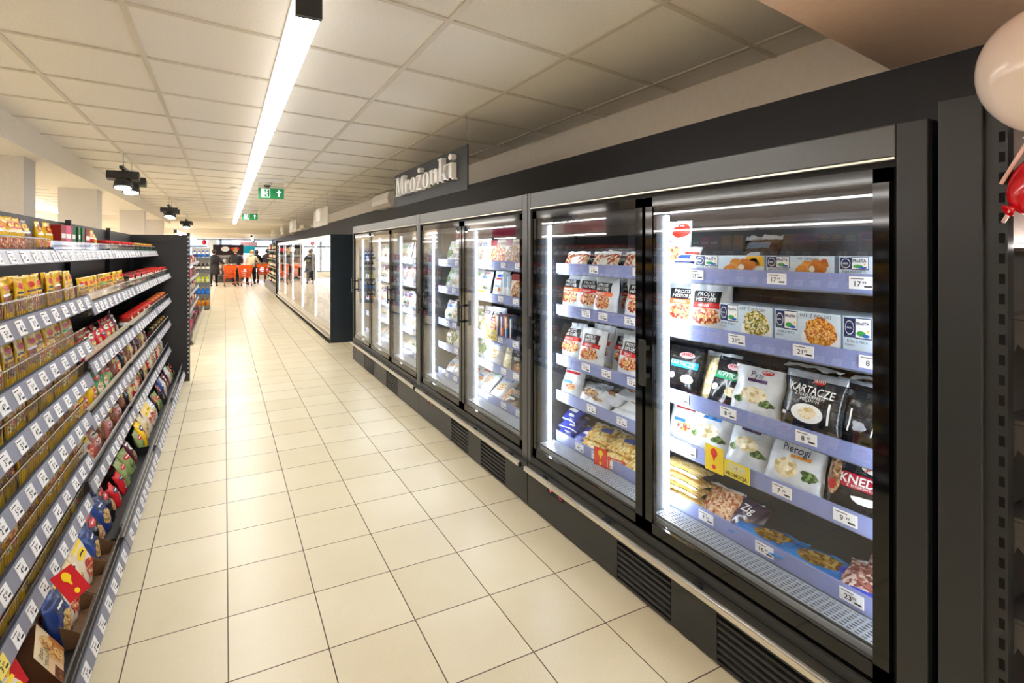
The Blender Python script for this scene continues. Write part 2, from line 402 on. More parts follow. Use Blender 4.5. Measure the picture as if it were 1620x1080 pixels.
# ------------------------------------------------------------------ hanging department signs
def glyph(mb, ch, x, H, z0, fn):
    """heavy serif letters cut from board; returns the advance.  H = x-height"""
    st, th, sf = .30*H, .10*H, .10*H
    def bx(x0, zz0, x1, zz1): fn([(x+x0, z0+zz0), (x+x1, z0+zz0), (x+x1, z0+zz1), (x+x0, z0+zz1)])
    def pl(p): fn([(x+a, z0+b) for a, b in p])
    def ring(cx, cz, rx, rz, ix, iz):
        n = 20
        for i in range(n):
            a, b = 2*PI*i/n, 2*PI*(i+1)/n
            pl([(cx+ix*math.cos(a), cz+iz*math.sin(a)), (cx+rx*math.cos(a), cz+rz*math.sin(a)), (cx+rx*math.cos(b), cz+rz*math.sin(b)), (cx+ix*math.cos(b), cz+iz*math.sin(b))])
    def dot(cx, cz, r): pl([(cx+r*math.cos(2*PI*i/14), cz+r*math.sin(2*PI*i/14)) for i in range(14)])
    if ch == 'M':
        C = 1.42*H; bx(.12*H, 0, .22*H, C); bx(.98*H, 0, 1.28*H, C)
        bx(0, 0, .36*H, sf); bx(.86*H, 0, 1.40*H, sf); bx(0, C-sf, .3*H, C); bx(1.1*H, C-sf, 1.40*H, C)
        pl([(.12*H, C), (.44*H, C), (.76*H, .12*H), (.62*H, 0)]); pl([(.62*H, 0), (.72*H, .1*H), (1.06*H, C), (.98*H, C)]); return 1.46*H
    if ch == 'r':
        bx(.1*H, 0, .1*H+st, H); bx(0, 0, .52*H, sf); bx(0, H-sf, .2*H, H); pl([(.4*H, .72*H), (.5*H, .95*H), (.62*H, H), (.5*H, .78*H)]); dot(.63*H, .84*H, .15*H); return .84*H
    if ch in 'oó': ring(.46*H, .5*H, .44*H, .52*H, .15*H, .45*H); return .94*H
    if ch in 'żz':
        bx(.05*H, H-.1*H, .76*H, H); bx(.05*H, 0, .78*H, .1*H); pl([(.04*H, .1*H), (.36*H, .1*H), (.76*H, .9*H), (.44*H, .9*H)])
        bx(.05*H, .75*H, .12*H, .92*H); bx(.71*H, .08*H, .78*H, .28*H)
        if ch == 'ż': dot(.42*H, 1.32*H, .17*H)
        return .86*H
    if ch == 'n':
        bx(.1*H, 0, .1*H+st, H); bx(0, 0, .48*H, sf); bx(0, H-sf, .2*H, H); bx(.64*H, 0, .64*H+st, .8*H); bx(.56*H, 0, 1.02*H, sf)
        pl([(.4*H, .78*H), (.6*H, .99*H), (.76*H, H), (.9*H, .93*H), (.94*H, .78*H), (.64*H, .78*H), (.58*H, .86*H)]); return 1.06*H
    if ch == 'k':
        bx(.1*H, 0, .1*H+st, 1.5*H); bx(0, 0, .48*H, sf); bx(0, 1.5*H-sf, .2*H, 1.5*H)
        pl([(.4*H, .42*H), (.76*H, H), (.86*H, H), (.48*H, .38*H)]); pl([(.44*H, .52*H), (.62*H, .7*H), (1.0*H, 0), (.68*H, 0)]); bx(.62*H, H-sf, .98*H, H); bx(.62*H, 0, 1.06*H, sf); return 1.08*H
    if ch == 'i':
        bx(.1*H, 0, .1*H+st, H); bx(0, 0, .5*H, sf); bx(0, H-sf, .2*H, H); dot(.24*H, 1.34*H, .18*H); return .54*H
    if ch == '|': bx(.05*H, 0, .05*H+st, 1.35*H); return .5*H
    if ch == '.': bx(.05*H, 0, .05*H+st, H); return .5*H
    return .5*H
def dept_sign(x, ya, yb, z0, z1, text, label, H, board=DARKP, wire=True, sx=1.):
    t = thing('hanging_sign', label, 'sign', (x, yb, z0), 0, 'hanging department signs')
    L = yb-ya; h = z1-z0
    MB().box(0, -L, 0, .012, 0, h).build('board', board, t)
    # letters face the aisle (-x); reading direction is from far (y = 0) to near (y = -L)
    wid = sum(glyph(None, c, 0, H, 0, lambda p: None) for c in text)
    wid *= sx; x0 = (L-wid)/2/sx; zb = h*.28
    for c in text:
        mb = MB()
        adv = glyph(mb, c, x0, H, zb, lambda p: mb.prism([(-.042, -a*sx, b) for a, b in p], (.0415, 0, 0)))
        mb.build('letter', principled('white_letter', srgb(0xfbfaf7), .6), t); x0 += adv
    if wire:
        for y in (-.02, -L+.02): MB().tube([(.006, y, h), (.006, y, HC-z0-.010)], .0015, 5).build('wire', CHROME, t)
    return t
dept_sign(1.575, 3.34, 5.09, 2.05, 2.375, 'Mrożonki', 'large dark hanging sign with white serif letters above the freezers', .130, sx=1.42)
GREYB = P(0xb9b4aa, .5)
dept_sign(1.575, 8.9, 10.4, 2.06, 2.375, '||.||.', 'pale hanging sign above the tall cooler, nearest of the small ones', .17, GREYB)
dept_sign(1.575, 13.1, 14.6, 2.1, 2.375, '|.||.|', 'second small pale hanging sign along the cooler wall', .15, GREYB)
dept_sign(1.575, 16.2, 16.9, 2.1, 2.375, '|.|', 'third small pale hanging sign, just before the soffit', .14, GREYB)
dept_sign(1.575, 19.2, 20.4, 2.08, 2.375, '|.||.', 'farthest pale hanging sign, over the wine shelf', .14, GREYB, False)

def aircon(y, L, label):
    t = thing('air_conditioner', label, 'air conditioner', (XW-.0045, y, 2.33), 0, 'wall air conditioners')
    pr = [(0, 0), (-.13, 0), (-.2, .05), (-.215, .12), (-.2, .2), (-.17, .24), (0, .24)]
    MB().prism([(a, 0, b) for a, b in pr], (0, L, 0)).build('body', WHITE, t, .006)
    MB().prism([(-.135, .04, -.004), (-.205, .04, .046), (-.2, .04, .052), (-.13, .04, .004)], (0, L-.08, 0)).build('louvre', P(0xcfcac0, .4), t)
aircon(7.9, 1.0, 'white split air conditioner behind the large hanging sign')
aircon(17.6, .9, 'farther white air conditioner on the right wall')
# ================================================================== glass-door freezers
XF = 1.71
SHX = .195                                   # shelf front, behind the door plane (local x)
LEDM = emitter('freezer_led', (.86, .93, 1.), 40.)
def price_mesh(txt, w=.075, h=.042, paper=PAPER, sub=True):
    """a shelf ticket in the local x-z plane, facing -y, with its price printed on it"""
    m = MB().box(-w/2, -.0012, -h/2, w/2, .0012, h/2)
    if txt:
        a, b = txt.split(' ')
        put_text(m, a, lambda x, y: (x-w*.14, -.0018, y-h*.08), h*.42, 1, .015)
        put_text(m, b, lambda x, y: (x+w*.12, -.0018, y+h*.02), h*.22, 1, .01)
        if sub: m.box(w*.12, -.0017, -h*.34, w*.42, -.0014, -h*.2, 1); m.box(-w*.42, -.0017, h*.3, w*.1, -.0014, h*.36, 1)
    return m.mesh('price_ticket', [paper, INK])
PRICES = {}
def price(txt, yellow=False, w=.075, h=.042):
    k = (txt, yellow, w, h)
    if k not in PRICES: PRICES[k] = price_mesh(txt, w, h, P(0xf2df6a, .5) if yellow else PAPER)
    return PRICES[k]
SHELVES = (1.497, 1.238, .924, .695, .435)
def freezer(y0, y1, doors, label, near_post, far_post, tickets, detail=1, joint=False):
    t = thing('glass_door_freezer', label, 'freezer', (XF, y0, 0), 0, 'glass door freezers')
    L = y1-y0
    # carcass
    MB().box(.02, .0, .0, .80, near_post, 1.962).build('side_panel', BLACKM, t, .004)
    MB().box(.02, L-far_post, .0, .80, L, 1.962).build('side_panel', BLACKM, t, .004)
    MB().box(.0, -.0, .285, .02, near_post, 1.962).build('side_trim', BLACKM if near_post > .062 else GREYM, t, .003)
    MB().box(.0, L-far_post, .285, .02, L, 1.962).build('side_trim', GREYM, t, .003)
    MB().box(.79, near_post, .29, .81, L-far_post, 1.9).build('back_panel', principled('freezer_back_liner', srgb(0x4a5059), .4, .2), t)
    MB().box(.055, near_post, .29, .79, L-far_post, .392).build('deck', INNER, t)
    MB().box(.03, near_post, 1.868, .80, L-far_post, 1.956).build('top_panel', BLACKM, t)
    MB().box(.10, near_post, 1.775, .785, L-far_post, 1.83).build('air_duct', INDARK, t)
    c = MB().box(.0, near_post+.002, 1.869, .028, L-far_post-.002, 1.962)
    c.build('canopy', GREYM, t, .004)
    MB().box(-.003, near_post+.003, 1.862, .026, L-far_post-.003, 1.8685).build('canopy_lip', STEEL, t)
    MB().box(.03, near_post, 1.845, .06, L-far_post, 1.861).build('door_track', BLACKR, t)
    MB().box(.0, near_post, .286, .05, L-far_post, .325).build('sill', BLACKM, t, .004)
    MB().box(.004, near_post+.02, .3255, .03, L-far_post-.02, .329).build('sill_gasket', BLACKG, t)
    # base with vents
    bs = MB(); e = 0.
    vents = []
    nd = len(doors)
    for (a, b) in ((.24, .39), (.59, .76)) if nd == 3 else ((.14, .325), (.435, .60)): vents.append((a*L, b*L))
    ys = [0.]
    for a, b in sorted(vents): ys += [a, b]
    ys.append(L)
    for i in range(0, len(ys), 2): bs.box(0, ys[i], .012, .03, ys[i+1], .285)
    for a, b in vents: bs.box(0, a, .012, .03, b, .022); bs.box(0, a, .222, .03, b, .285)
    bs.box(.03, 0, .012, .06, L, .285)
    base = bs.build('base_panel', BLACKM, t)
    for a, b in vents:
        v = MB()
        for i in range(7):
            z = .036+i*.0275; v.prism([(-.001, a+.004, z), (.024, a+.004, z+.016), (.024, a+.004, z+.02), (-.001, a+.004, z+.012)], (0, b-a-.008, 0))
        v.build('vent_grille', BLACKM, base)
    MB().box(.04, 0, .0, .7, L, .011).build('plinth', BLACKR, t)
    rl = MB().box(-.052, .03, .247, -.03, L-.03, .276).build('bumper_rail', STEEL, t, .006)
    MB().box(-.05, .012, .249, -.032, .029, .274).build('rail_end', BLACKR, rl, .003)
    MB().box(-.05, L-.029, .249, -.032, L-.012, .274).build('rail_end', BLACKR, rl, .003)
    for i in range(4): MB().box(-.030, .2+(L-.4)*i/3-.02, .254, -.0005, .2+(L-.4)*i/3+.02, .27).build('rail_bracket', BLACKM, rl)
    # control panel near the far end of the base
    cy = L-.30 if nd == 2 else L-.35
    pts = []
    for i in range(16):
        a = 2*PI*i/16; pts.append((-.003, cy+.085*math.copysign(abs(math.cos(a))**.4, math.cos(a)), .205+.022*math.copysign(abs(math.sin(a))**.5, math.sin(a))))
    cp = MB().prism(pts, (.0028, 0, 0)).build('control_panel', BLACKG, t)
    dm = MB().lathe([(0, 0), (.007, .0), (.007, .0012), (0, .0012)], 10, 0, (-.0045, cy+.045, .205), Matrix.Rotation(R(90), 3, 'Y'))
    dm.build('indicator', emitter('red_indicator', (1, .08, .12), 1.3), cp)
    d2 = MB(); put_text(d2, '-21', lambda x, y: (-.0042, cy-.045-x, .203+y), .022, 0)
    d2.build('display', emitter('dim_red_display', (.75, .05, .12), .45), cp)
    # grille in front of the lowest shelf
    gr = MB(); ya, yb = near_post+.01, L-far_post-.01
    st = .0225
    n = int((yb-ya)/st)
    if detail:
        for i in range(n+1): gr.box(.06, ya+i*st, .402, SHX-.025, ya+i*st+.007, .4055)
        for j in range(8): gr.box(.06+j*(SHX-.085-.007)/7, ya, .4022, .06+j*(SHX-.085-.007)/7+.007, yb, .4057)
    else:
        for j in range(10): gr.box(.06+j*(SHX-.085-.007)/9, ya, .4022, .06+j*(SHX-.085-.007)/9+.007, yb, .4057)
    gr.build('air_grille', INNER, t)
    MB().box(.06, ya, .393, SHX-.02, yb, .3935).build('grille_tray', BLACKR, t)  # dark sheet stands in for the shade inside the grille holes
    # doors
    for di, (a, b) in enumerate(doors):
        a -= y0; b -= y0; fr = .042
        d = MB(); z0, z1 = .332, 1.843
        d.box(.014, a, z0, .04, b, z0+fr+.008); d.box(.014, a, z1-fr, .04, b, z1); d.box(.014, a, z0, .04, a+fr, z1); d.box(.014, b-fr, z0, .04, b, z1)
        do = d.build('door', BLACKG, t)
        q = MB().box(.018, a+fr, z0+fr+.008, .026, b-fr, z1-fr)
        q.m = [1]*6; q.m[5] = 0
        q.build('glass', [GLASS, TRANS], do)
        h = MB().box(-.036, b-.042, 1.0, -.022, b-.008, 1.205).box(-.022, b-.032, 1.03, .0138, b-.018, 1.05).box(-.022, b-.032, 1.155, .0138, b-.018, 1.175)
        h.build('handle', BLACKM, do, .004)
        # inner mullion with its light bar on the far side of this door opening
        ml = MB().box(.046, b-.010, .393, .142, b+.026 if di < len(doors)-1 else b+.0, 1.775) if di < len(doors)-1 else None
        mm = ml.build('mullion', INDARK, t) if ml else None
        MB().box(.130, b-.022, .40, .141, b-.0105, 1.765).build('led_bar', LEDM, t)
        MB().box(.046, b-.010, .393, .142, b+.0, 1.775).build('mullion', INDARK, t) if not ml else None
        MB().box(.131, a+.008, .40, .141, a+.018, 1.765).build('led_bar', LEDM, t)
    jm = MB().box(.0405, near_post, .326, .07, doors[0][0]-y0+.014, 1.844).box(.0405, doors[-1][1]-y0-.014, .326, .07, L-far_post, 1.844)
    for (a, b), (a2, b2) in zip(doors, doors[1:]): jm.box(.0405, b-y0-.012, .326, .0455, a2-y0+.012, 1.844)
    jm.build('door_jamb', BLACKR, t)
    # shelves
    k = 0
    for si, r in enumerate(SHELVES):
        s = MB().box(SHX+.006, near_post+.006, r-.044, .78, L-far_post-.006, r-.028)
        so = s.build('shelf', principled('freezer_shelf_grey', srgb(0x6f7680), .4, .2), t)
        MB().box(SHX-.004, near_post+.006, r-.036, SHX+.0045, L-far_post-.006, r+.028).build('price_rail', RAIL, so)
        for yy, tx in tickets.get(si, ()):
            o = bpy.data.objects.new('price_ticket', price(tx)); col.objects.link(o); o.parent = so
            o.location = (SHX-.0062, yy-y0, r-.002); o.rotation_euler = (0, 0, R(-90)); k += 1
    return t
TK1 = {0: ((1.62, '25 99'), (1.25, '17 99'), (.96, '17 99'), (2.33, '21 99'), (1.98, '15 99')),
       1: ((1.42, '21 99'), (1.15, '21 99'), (.93, '8 99'), (2.4, '9 99'), (2.25, '12 99'), (2.04, '11 99')),
       2: ((1.70, '7 99'), (1.46, '8 49'), (1.14, '8 99'), (.88, '6 99'), (2.4, '12 99'), (2.22, '14 99'), (2.02, '12 99')),
       3: ((1.66, '6 99'), (1.23, '7 99'), (1.01, '9 99'), (2.35, '6 99'), (2.1, '6 49')),
       4: ((1.57, '7 99'), (1.30, '16 99'), (.99, '23 99'), (2.46, '4 99'), (2.31, '11 99'), (2.21, '11 99'))}
freezer(.705, 2.735, [(.80, 1.752), (1.772, 2.70)], 'nearest charcoal two-door freezer with dumplings, fish boxes and pizza packs', .072, .03, TK1)
def tk(y0, y1, n):
    r = random.Random(int(y0*10)); ps = ('7 99', '9 99', '12 99', '15 99', '6 49', '21 99')
    return {s: [(y0+.12+(y1-y0-.24)*(i+.5)/n+r.uniform(-.05, .05), r.choice(ps)) for i in range(n)] for s in range(5)}
freezer(2.742, 4.735, [(2.815, 3.75), (3.77, 4.70)], 'middle charcoal two-door freezer between the two others, with vegetable bags', .06, .03, tk(2.75, 4.73, 8))
freezer(4.742, 7.60, [(4.815, 5.73), (5.75, 6.65), (6.67, 7.56)], 'farthest charcoal freezer, the one with three glass doors', .06, .03, tk(4.75, 7.6, 8), 0)
# ================================================================== packs: bags, boxes, jars
def clampf(x, a=0., b=1.): return max(a, min(b, x))
class Pack:
    """a pack with a front surface S(u, v); prints are laid on it as child meshes"""
    def __init__(s, name, w, h, S, body, mats):
        s.w, s.h, s.S, s.v0 = w, h, S, 0.
        s.root = bpy.data.objects.new(name, body.mesh(name, mats)); s.used = False
        s.kids = []
    def on(s, u, v, e=.0012):
        p = Vector(s.S(u, v)); d = .01
        a = Vector(s.S(min(u+d, 1), v))-Vector(s.S(max(u-d, -1), v)); b = Vector(s.S(u, min(v+d, 1)))-Vector(s.S(u, max(v-d, 0)))
        n = a.cross(b)
        n = n.normalized() if n.length > 1e-9 else Vector((0, -1, 0))
        return p + n*e
    def kid(s, name, mb, mat):
        o = bpy.data.objects.new(name, mb.mesh(name, mat)); o.parent = s.root; s.kids.append(o); return s
    def vv(s, v): return s.v0+(1-s.v0)*v
    def rect(s, name, u0, v0, u1, v1, mat, e=.0012, n=16, k=10):
        v0, v1 = s.vv(v0), s.vv(v1)
        m = MB()
        for j in range(k+1):
            for i in range(n+1): m.v.append(tuple(s.on(u0+(u1-u0)*i/n, v0+(v1-v0)*j/k, e)))
        for j in range(k):
            for i in range(n): m.face((j*(n+1)+i, j*(n+1)+i+1, (j+1)*(n+1)+i+1, (j+1)*(n+1)+i), 0, True)
        return s.kid(name, m, mat)
    def ell(s, name, cu, cv, ru, rv, mat, e=.0016, n=18, rings=3, jag=0, seed=0):
        cv = s.vv(cv); rv *= 1-s.v0
        m = MB(); r0 = random.Random(seed); jj = [1-jag*r0.random() for _ in range(n)]
        m.v.append(tuple(s.on(cu, cv, e)))
        for q in range(1, rings+1):
            for i in range(n):
                a = 2*PI*i/n; f = q/rings*(jj[i] if q == rings else 1)
                m.v.append(tuple(s.on(clampf(cu+ru*f*math.cos(a), -1, 1), clampf(cv+rv*f*math.sin(a), 0, 1), e)))
        for i in range(n): m.face((0, 1+i, 1+(i+1) % n), 0, True)
        for q in range(1, rings):
            for i in range(n):
                a = 1+(q-1)*n+i; b = 1+(q-1)*n+(i+1) % n; m.face((a, a+n, b+n, b), 0, True)
        return s.kid(name, m, mat)
    def text(s, txt, cu, cv, size, mat, bold=.0, squash=1., rot=0., e=.0048):
        """size = letter height in metres"""
        cv = s.vv(cv)
        m = MB(); cr, sr = math.cos(rot), math.sin(rot)
        def fn(x, y):
            x, y = x*cr-y*sr, x*sr+y*cr
            return s.on(clampf(cu+x/(s.w/2), -1, 1), clampf(cv+y/s.h, 0, 1), e)
        put_text(m, txt, fn, size, 0, bold, squash)
        return s.kid('lettering', m, mat)
def bag(name, w, h, t, mats, seal=.10, seed=0, wr=.006, nx=14, ny=18, slump=.0, bseal=.0, sealmat=None, topw=1., design=None):
    """a filled pillow bag standing on its lower edge, front towards -y"""
    lift = design is None and h >= .19
    if lift: h *= 1.16
    o = Vector((seed*3.1, seed*1.7, seed*.9))
    def prof(v):
        if v > 1-seal: return 0.
        a = clampf((v-bseal)/(1-seal-bseal)); return (math.sin(PI*clampf(a*.93+.07))**.55)*(1-.25*a)
    def S(u, v, side=-1):
        q = (1-abs(u)**3.2)**.75 if abs(u) < 1 else 0.
        p = prof(v)
        wrn = noise.noise(Vector((u*1.6, v*2.6, side*5.)) + o)*wr + noise.noise(Vector((u*4, v*6, side*3.)) + o)*wr*.45
        tw = 1-(1-topw)*v
        x = w/2*u*tw*(1-.05*p) + noise.noise(Vector((v*3, 9, 1)) + o)*wr*abs(u)
        y = side*(t/2*p*q + wrn*(.35 + .65*q)) - (slump*v*v)*1.0
        if v > 1-seal: y += noise.noise(Vector((u*3, 2, 4)) + o)*wr*1.5 * (v-(1-seal))/seal
        return (x, y, v*h)
    m = MB()
    for side in (-1, 1):
        b = len(m.v)
        for j in range(ny+1):
            for i in range(nx+1):
                u = -1+2*i/nx; v = j/ny
                p = S(u, v, side); m.v.append((p[0], p[1]+side*.0008, p[2]))
        for j in range(ny):
            for i in range(nx):
                f = (b+j*(nx+1)+i, b+j*(nx+1)+i+1, b+(j+1)*(nx+1)+i+1, b+(j+1)*(nx+1)+i)
                v = (j+.5)/ny; u = -1+2*(i+.5)/nx
                mi = (1 if (v > 1-seal or v < bseal) and len(mats) > 1 else 0) if design is None else design(u, v, side)
                m.face(f if side < 0 else f[::-1], mi, True)
    N = (nx+1)*(ny+1)
    edge = [i for i in range(nx+1)] + [j*(nx+1)+nx for j in range(1, ny+1)] + [ny*(nx+1)+i for i in range(nx-1, -1, -1)] + [j*(nx+1) for j in range(ny-1, 0, -1)]
    for a, b2 in zip(edge, edge[1:]+edge[:1]): m.face((a, b2, N+b2, N+a)[::-1], 0, False)
    pk_ = Pack(name, w, h, lambda u, v: (lambda p: (p[0], p[1]-.0008, p[2]))(S(u, v, -1)), m, mats)
    if lift: pk_.v0 = .18
    return pk_
def box(name, w, h, d, mats):
    """carton: front mats[0], other sides mats[-1]"""
    m = MB().box(-w/2, -d/2, 0, w/2, d/2, h); m.m = [len(mats)-1]*6; m.m[2] = 0
    return Pack(name, w, h, lambda u, v: (u*w/2, -d/2, v*h), m, mats)
def drop(pk, loc, rot, label, cat, group):
    """first use links the pack itself, later ones copy it with its prints"""
    r = pk.root
    if not pk.used:
        pk.used = True; col.objects.link(r)
        for k in pk.kids: col.objects.link(k)
        o = r
    else:
        o = r.copy(); col.objects.link(o)
        for k in pk.kids:
            c = k.copy(); col.objects.link(c); c.parent = o
    o.location = loc; o.rotation_euler = rot
    return tag(o, label, cat, group)

# ---- printed pictures and films
F_FISH = food('picture_breaded_fish', (0xc9762a, 0xdb8f3d, 0xe7a957, 0xb5651f, 0xf0d3a0), 38, .35)
F_BAKE = food('picture_crumb_bake', (0xd9852b, 0xe9ae4e, 0xc2641c, 0xf0c670, 0x8d4a1b), 130, .35)
F_GREEN = food('picture_herb_bake', (0xe6d9a0, 0xd3b65a, 0x5b6a25, 0xefe6c0, 0x8c7a2c), 110, .35)
F_DUMP = food('picture_dumplings', (0xe9dcb8, 0xdccb98, 0xf3ead0, 0xc9b27a, 0xefe3c2), 42, .35)
F_LEAF = food('picture_leaves', (0x3d5a2b, 0x587a39, 0x2c4420, 0x87a35a), 70, .35)
F_VEG = food('picture_mixed_vegetables', (0xe9e6d2, 0x87a254, 0xd9742f, 0xd8c98a, 0xf1efe4, 0x9a5a33), 75, .35)
F_MEAT = food('picture_sliced_meat', (0xa8695f, 0x8a4a42, 0xcfa69c, 0xe3cfc6, 0x6f3a33), 60, .3)
F_PIZZA = food('picture_pizza', (0xb5432c, 0xdba963, 0xeedfb8, 0x8e2f22, 0xd98a52), 60, .35)
F_NUT = food('picture_brown_pieces', (0xb98d63, 0x8d6038, 0xd9bb94, 0x6e4828, 0xc49b6d), 55, .35)
F_PASTRY = food('picture_flaky_pastry', (0xe9cd8c, 0xdcb767, 0xf2e0b0, 0xcfa24f), 30, .35, (1, 1, 3))
F_POT = food('picture_wedges', (0x9c7a33, 0x7d5c22, 0xb99a52, 0x5f431a), 48, .3)
F_SOUP = food('picture_soup', (0xd99a3d, 0xefd08a, 0xb5642b, 0xe8b75a), 60, .4)
F_DARK = food('picture_dark_roast', (0x5a2f1d, 0x7c4426, 0x3c2014, 0xa86b3c, 0x8f5330), 90, .35)
F_RED = food('picture_tomato', (0xb3261b, 0xd6452c, 0x8c1a14, 0xe98b52, 0xf0d9b0), 70, .35)
FILMW = noisy('white_film', srgb(0xe4e8ec), srgb(0xd4dae2), 22, .2, 0, .9)
FILMB = noisy('black_film', srgb(0x141416), srgb(0x242428), 22, .2, 0, .9)
FILMG = noisy('silver_film', srgb(0xc4ccd6), srgb(0xa4adba), 20, .18, .3, .9)
FILMT = food('clear_film_over_greens', (0x74835f, 0xb8b49a, 0x4f5b3f, 0x8d7350, 0xd9d6c8), 36, .18)
FILMY = noisy('brown_clear_film', srgb(0x4a3a30), srgb(0x6a5646), 30, .2)
NAVY, LBLUE, TEAL, GRN, MAROON, PURP, ORAN, BEIGE = (P(c, .35) for c in (0x1d2b57, 0x2f7fd0, 0x1aa6c0, 0x14a06c, 0x5c1a2c, 0x4b2a63, 0xe26a2c, 0xe9dfc6))
BRED, BLK, WHT, ROYAL, PINK = (P(c, .35) for c in (0xc51c14, 0x17171a, 0xf4f4f2, 0x2540c4, 0xe0447a))
ICE = P(0xdfe9f2, .3)

def fish_box(title, pic, h, promo=False, w=.285):
    b = box('fish_carton', w, h, .17, [ICE, P(0xc8d8e8, .35)])
    b.rect('blue_field', -1, .0, 1, 1, P(0xd3e3f0, .3), .0006, 2, 2)
    big = h > .13; lo = .56 if big else .60
    b.rect('navy_panel', -.97, lo, -.68, .97, NAVY, .001, 2, 2); b.ell('round_seal', -.825, (lo+.97)/2, .12, .15, WHT, .0014); b.ell('round_seal', -.825, (lo+.97)/2, .105, .13, NAVY, .0018)
    b.text('100%', -.825, (lo+.97)/2, w*.026, WHT, .015)
    b.rect('logo_frame', -.68, lo-.01, -.26, .985, NAVY, .001, 2, 2); b.rect('logo_panel', -.665, lo+.015, -.275, .965, WHT, .0014, 2, 2)
    b.text('FRoSTA', -.47, .87, w*.042, NAVY, .025, .86); b.ell('green_hill', -.52, lo+.10, .12, .055, P(0x3aa04a, .35), .0018); b.ell('blue_wave', -.40, lo+.06, .1, .035, P(0x2464b4, .35), .002)
    b.ell('sun', -.35, lo+.16, .022, .03, YEL, .002)
    b.text(title, -.60, .49 if big else .54, w*.036, INK, .005, .86); b.text('RYBNE' if promo else 'PANKO', -.80, .41 if big else .47, w*.026, INK)
    b.ell('plate', .42, .42, .56, .34, WHT, .001) if big else None
    if big: b.ell('food_picture', .42, .56, .52, .36, pic, .0018, 22, 4, .18, 3)
    else:
        rr = random.Random(int(w*1000))
        for k in range(11): b.ell('fish_finger', .06+.74*((k*5) % 11)/11, .46+.12*(k % 3)+.1*rr.random(), .17, .17, P((0xc9762a, 0xd98a3a, 0xb9641f, 0xe0a050)[k % 4], .35), .0018+.0003*k, 12, 2, .25, k)
        b.ell('fish_fillet', .42, .58, .09, .12, P(0xf2ead8, .35), .0056, 10, 2, .2, 3)
    if promo: b.rect('yellow_flash', .55, .62, .99, .98, P(0xe8b020, .35), .0024, 2, 2); b.text('15', .85, .72, h*.14, INK, .01)
    else: b.text('HIT Z POLSKI', .3, .92, h*.08, NAVY)
    return b
def brand_oval(b, cu, cv, r, mat=BRED, txt='JAWO', size=.013, tm=WHT):
    b.ell('brand_oval', cu, cv, r, r*b.w/b.h*.22, mat, .0018); b.text(txt, cu, cv, size, tm, .02, 1., .12); return b
KIND = {}
def K(name, fn):
    if name not in KIND: KIND[name] = fn()
    return KIND[name]
def k_history(band):
    b = bag('dumpling_bag', .215, .215, .085, [FILMW, FILMW], seed=band % 7+1, wr=.013, topw=.95)
    b.ell('food_picture', .05, .24, .72, .2, F_PIZZA if band else F_NUT, .0016, 20, 4, .15, 2)
    b.rect('band', -.7, .42, .75, .54, (ORAN if band == 1 else BRED), .0022)
    b.rect('black_panel', -.7, .54, .62, .80, BLK, .0022); b.text('PROSTE', -.05, .725, .018, WHT, .012); b.text('HISTORIE', -.02, .615, .018, WHT, .012)
    b.text('PIEROGI', -.1, .48, .012, WHT, .01); return b
def k_kartacze():
    b = bag('dumpling_bag', .225, .215, .08, [FILMB, FILMG], seal=.09, seed=4, wr=.007)
    b.text('KARTACZE', .0, .66, .030, WHT, .012, .80, -.06); b.ell('brand_oval', .15, .835, .2, .05, BRED); b.text('JAWO', .15, .835, .012, WHT, .015)
    b.text('Z NADZIENIEM', -.02, .55, .012, WHT, 0, 1, -.06); b.text('MIĘSNYM', .02, .47, .012, WHT, 0, 1, -.06)
    b.ell('plate', .0, .24, .52, .17, WHT, .0016, 24); b.ell('food_picture', .0, .25, .34, .115, F_DUMP, .0022, 18, 3, .2, 4)
    b.rect('chalk_drawing', .62, .12, .68, .5, WHT, .0018, 2, 4); b.rect('chalk_drawing', -.9, .14, -.72, .2, WHT, .0018, 2, 4)
    return b
def k_black():
    b = bag('dumpling_bag', .20, .21, .075, [FILMB, FILMG], seal=.08, seed=9, wr=.010)
    b.ell('round_seal', -.35, .76, .15, .06, P(0x8d93a0, .3)); b.rect('chalk_drawing', -.6, .2, -.55, .62, WHT, .0018, 2, 6); b.rect('chalk_drawing', -.1, .1, -.04, .5, WHT, .0018, 2, 6)
    b.ell('white_flower', .3, .22, .3, .12, P(0xb9bec8, .3), .0018, 14, 3, .5, 3); return b
def k_sealed():
    return bag('dumpling_bag', .215, .185, .046, [FILMB, P(0xe6ebf0, .4)], seal=.16, seed=31, wr=.010)
def k_pyzy(band=PURP, nm='Pyzy', seed=2, leaf=True):
    b = bag('dumpling_bag', .225, .205, .085, [FILMW, FILMB], seal=.06, seed=seed, wr=.014, topw=.93)
    brand_oval(b, .35, .84, .28); b.text(nm, .0, .74, .026, P(0x2d3550, .4), .0, 1, -.05); b.rect('band', -.35, .60, .45, .67, band, .0022)
    b.ell('food_picture', .05, .33, .52, .17, F_DUMP, .0018, 20, 4, .15, 7)
    if leaf: b.ell('leaf_picture', .55, .2, .34, .1, F_LEAF, .0016, 14, 3, .35, 1); b.ell('leaf_picture', -.55, .2, .25, .09, F_LEAF, .0016, 14, 3, .35, 2)
    return b
def k_pierogi():
    b = bag('dumpling_bag', .235, .20, .09, [FILMW, FILMB], seal=.07, seed=12, wr=.018, topw=.84)
    brand_oval(b, .1, .83, .34); b.text('Pierogi', .05, .64, .030, P(0x1f2a44, .4), .006, 1, -.04)
    b.rect('orange_band', -.1, .50, .62, .56, P(0xd98f2f, .4), .002); b.ell('food_picture', -.15, .27, .45, .2, F_DUMP, .0018, 20, 4, .15, 3); b.ell('leaf_picture', .6, .22, .3, .14, F_LEAF, .0018, 14, 3, .4, 3); return b
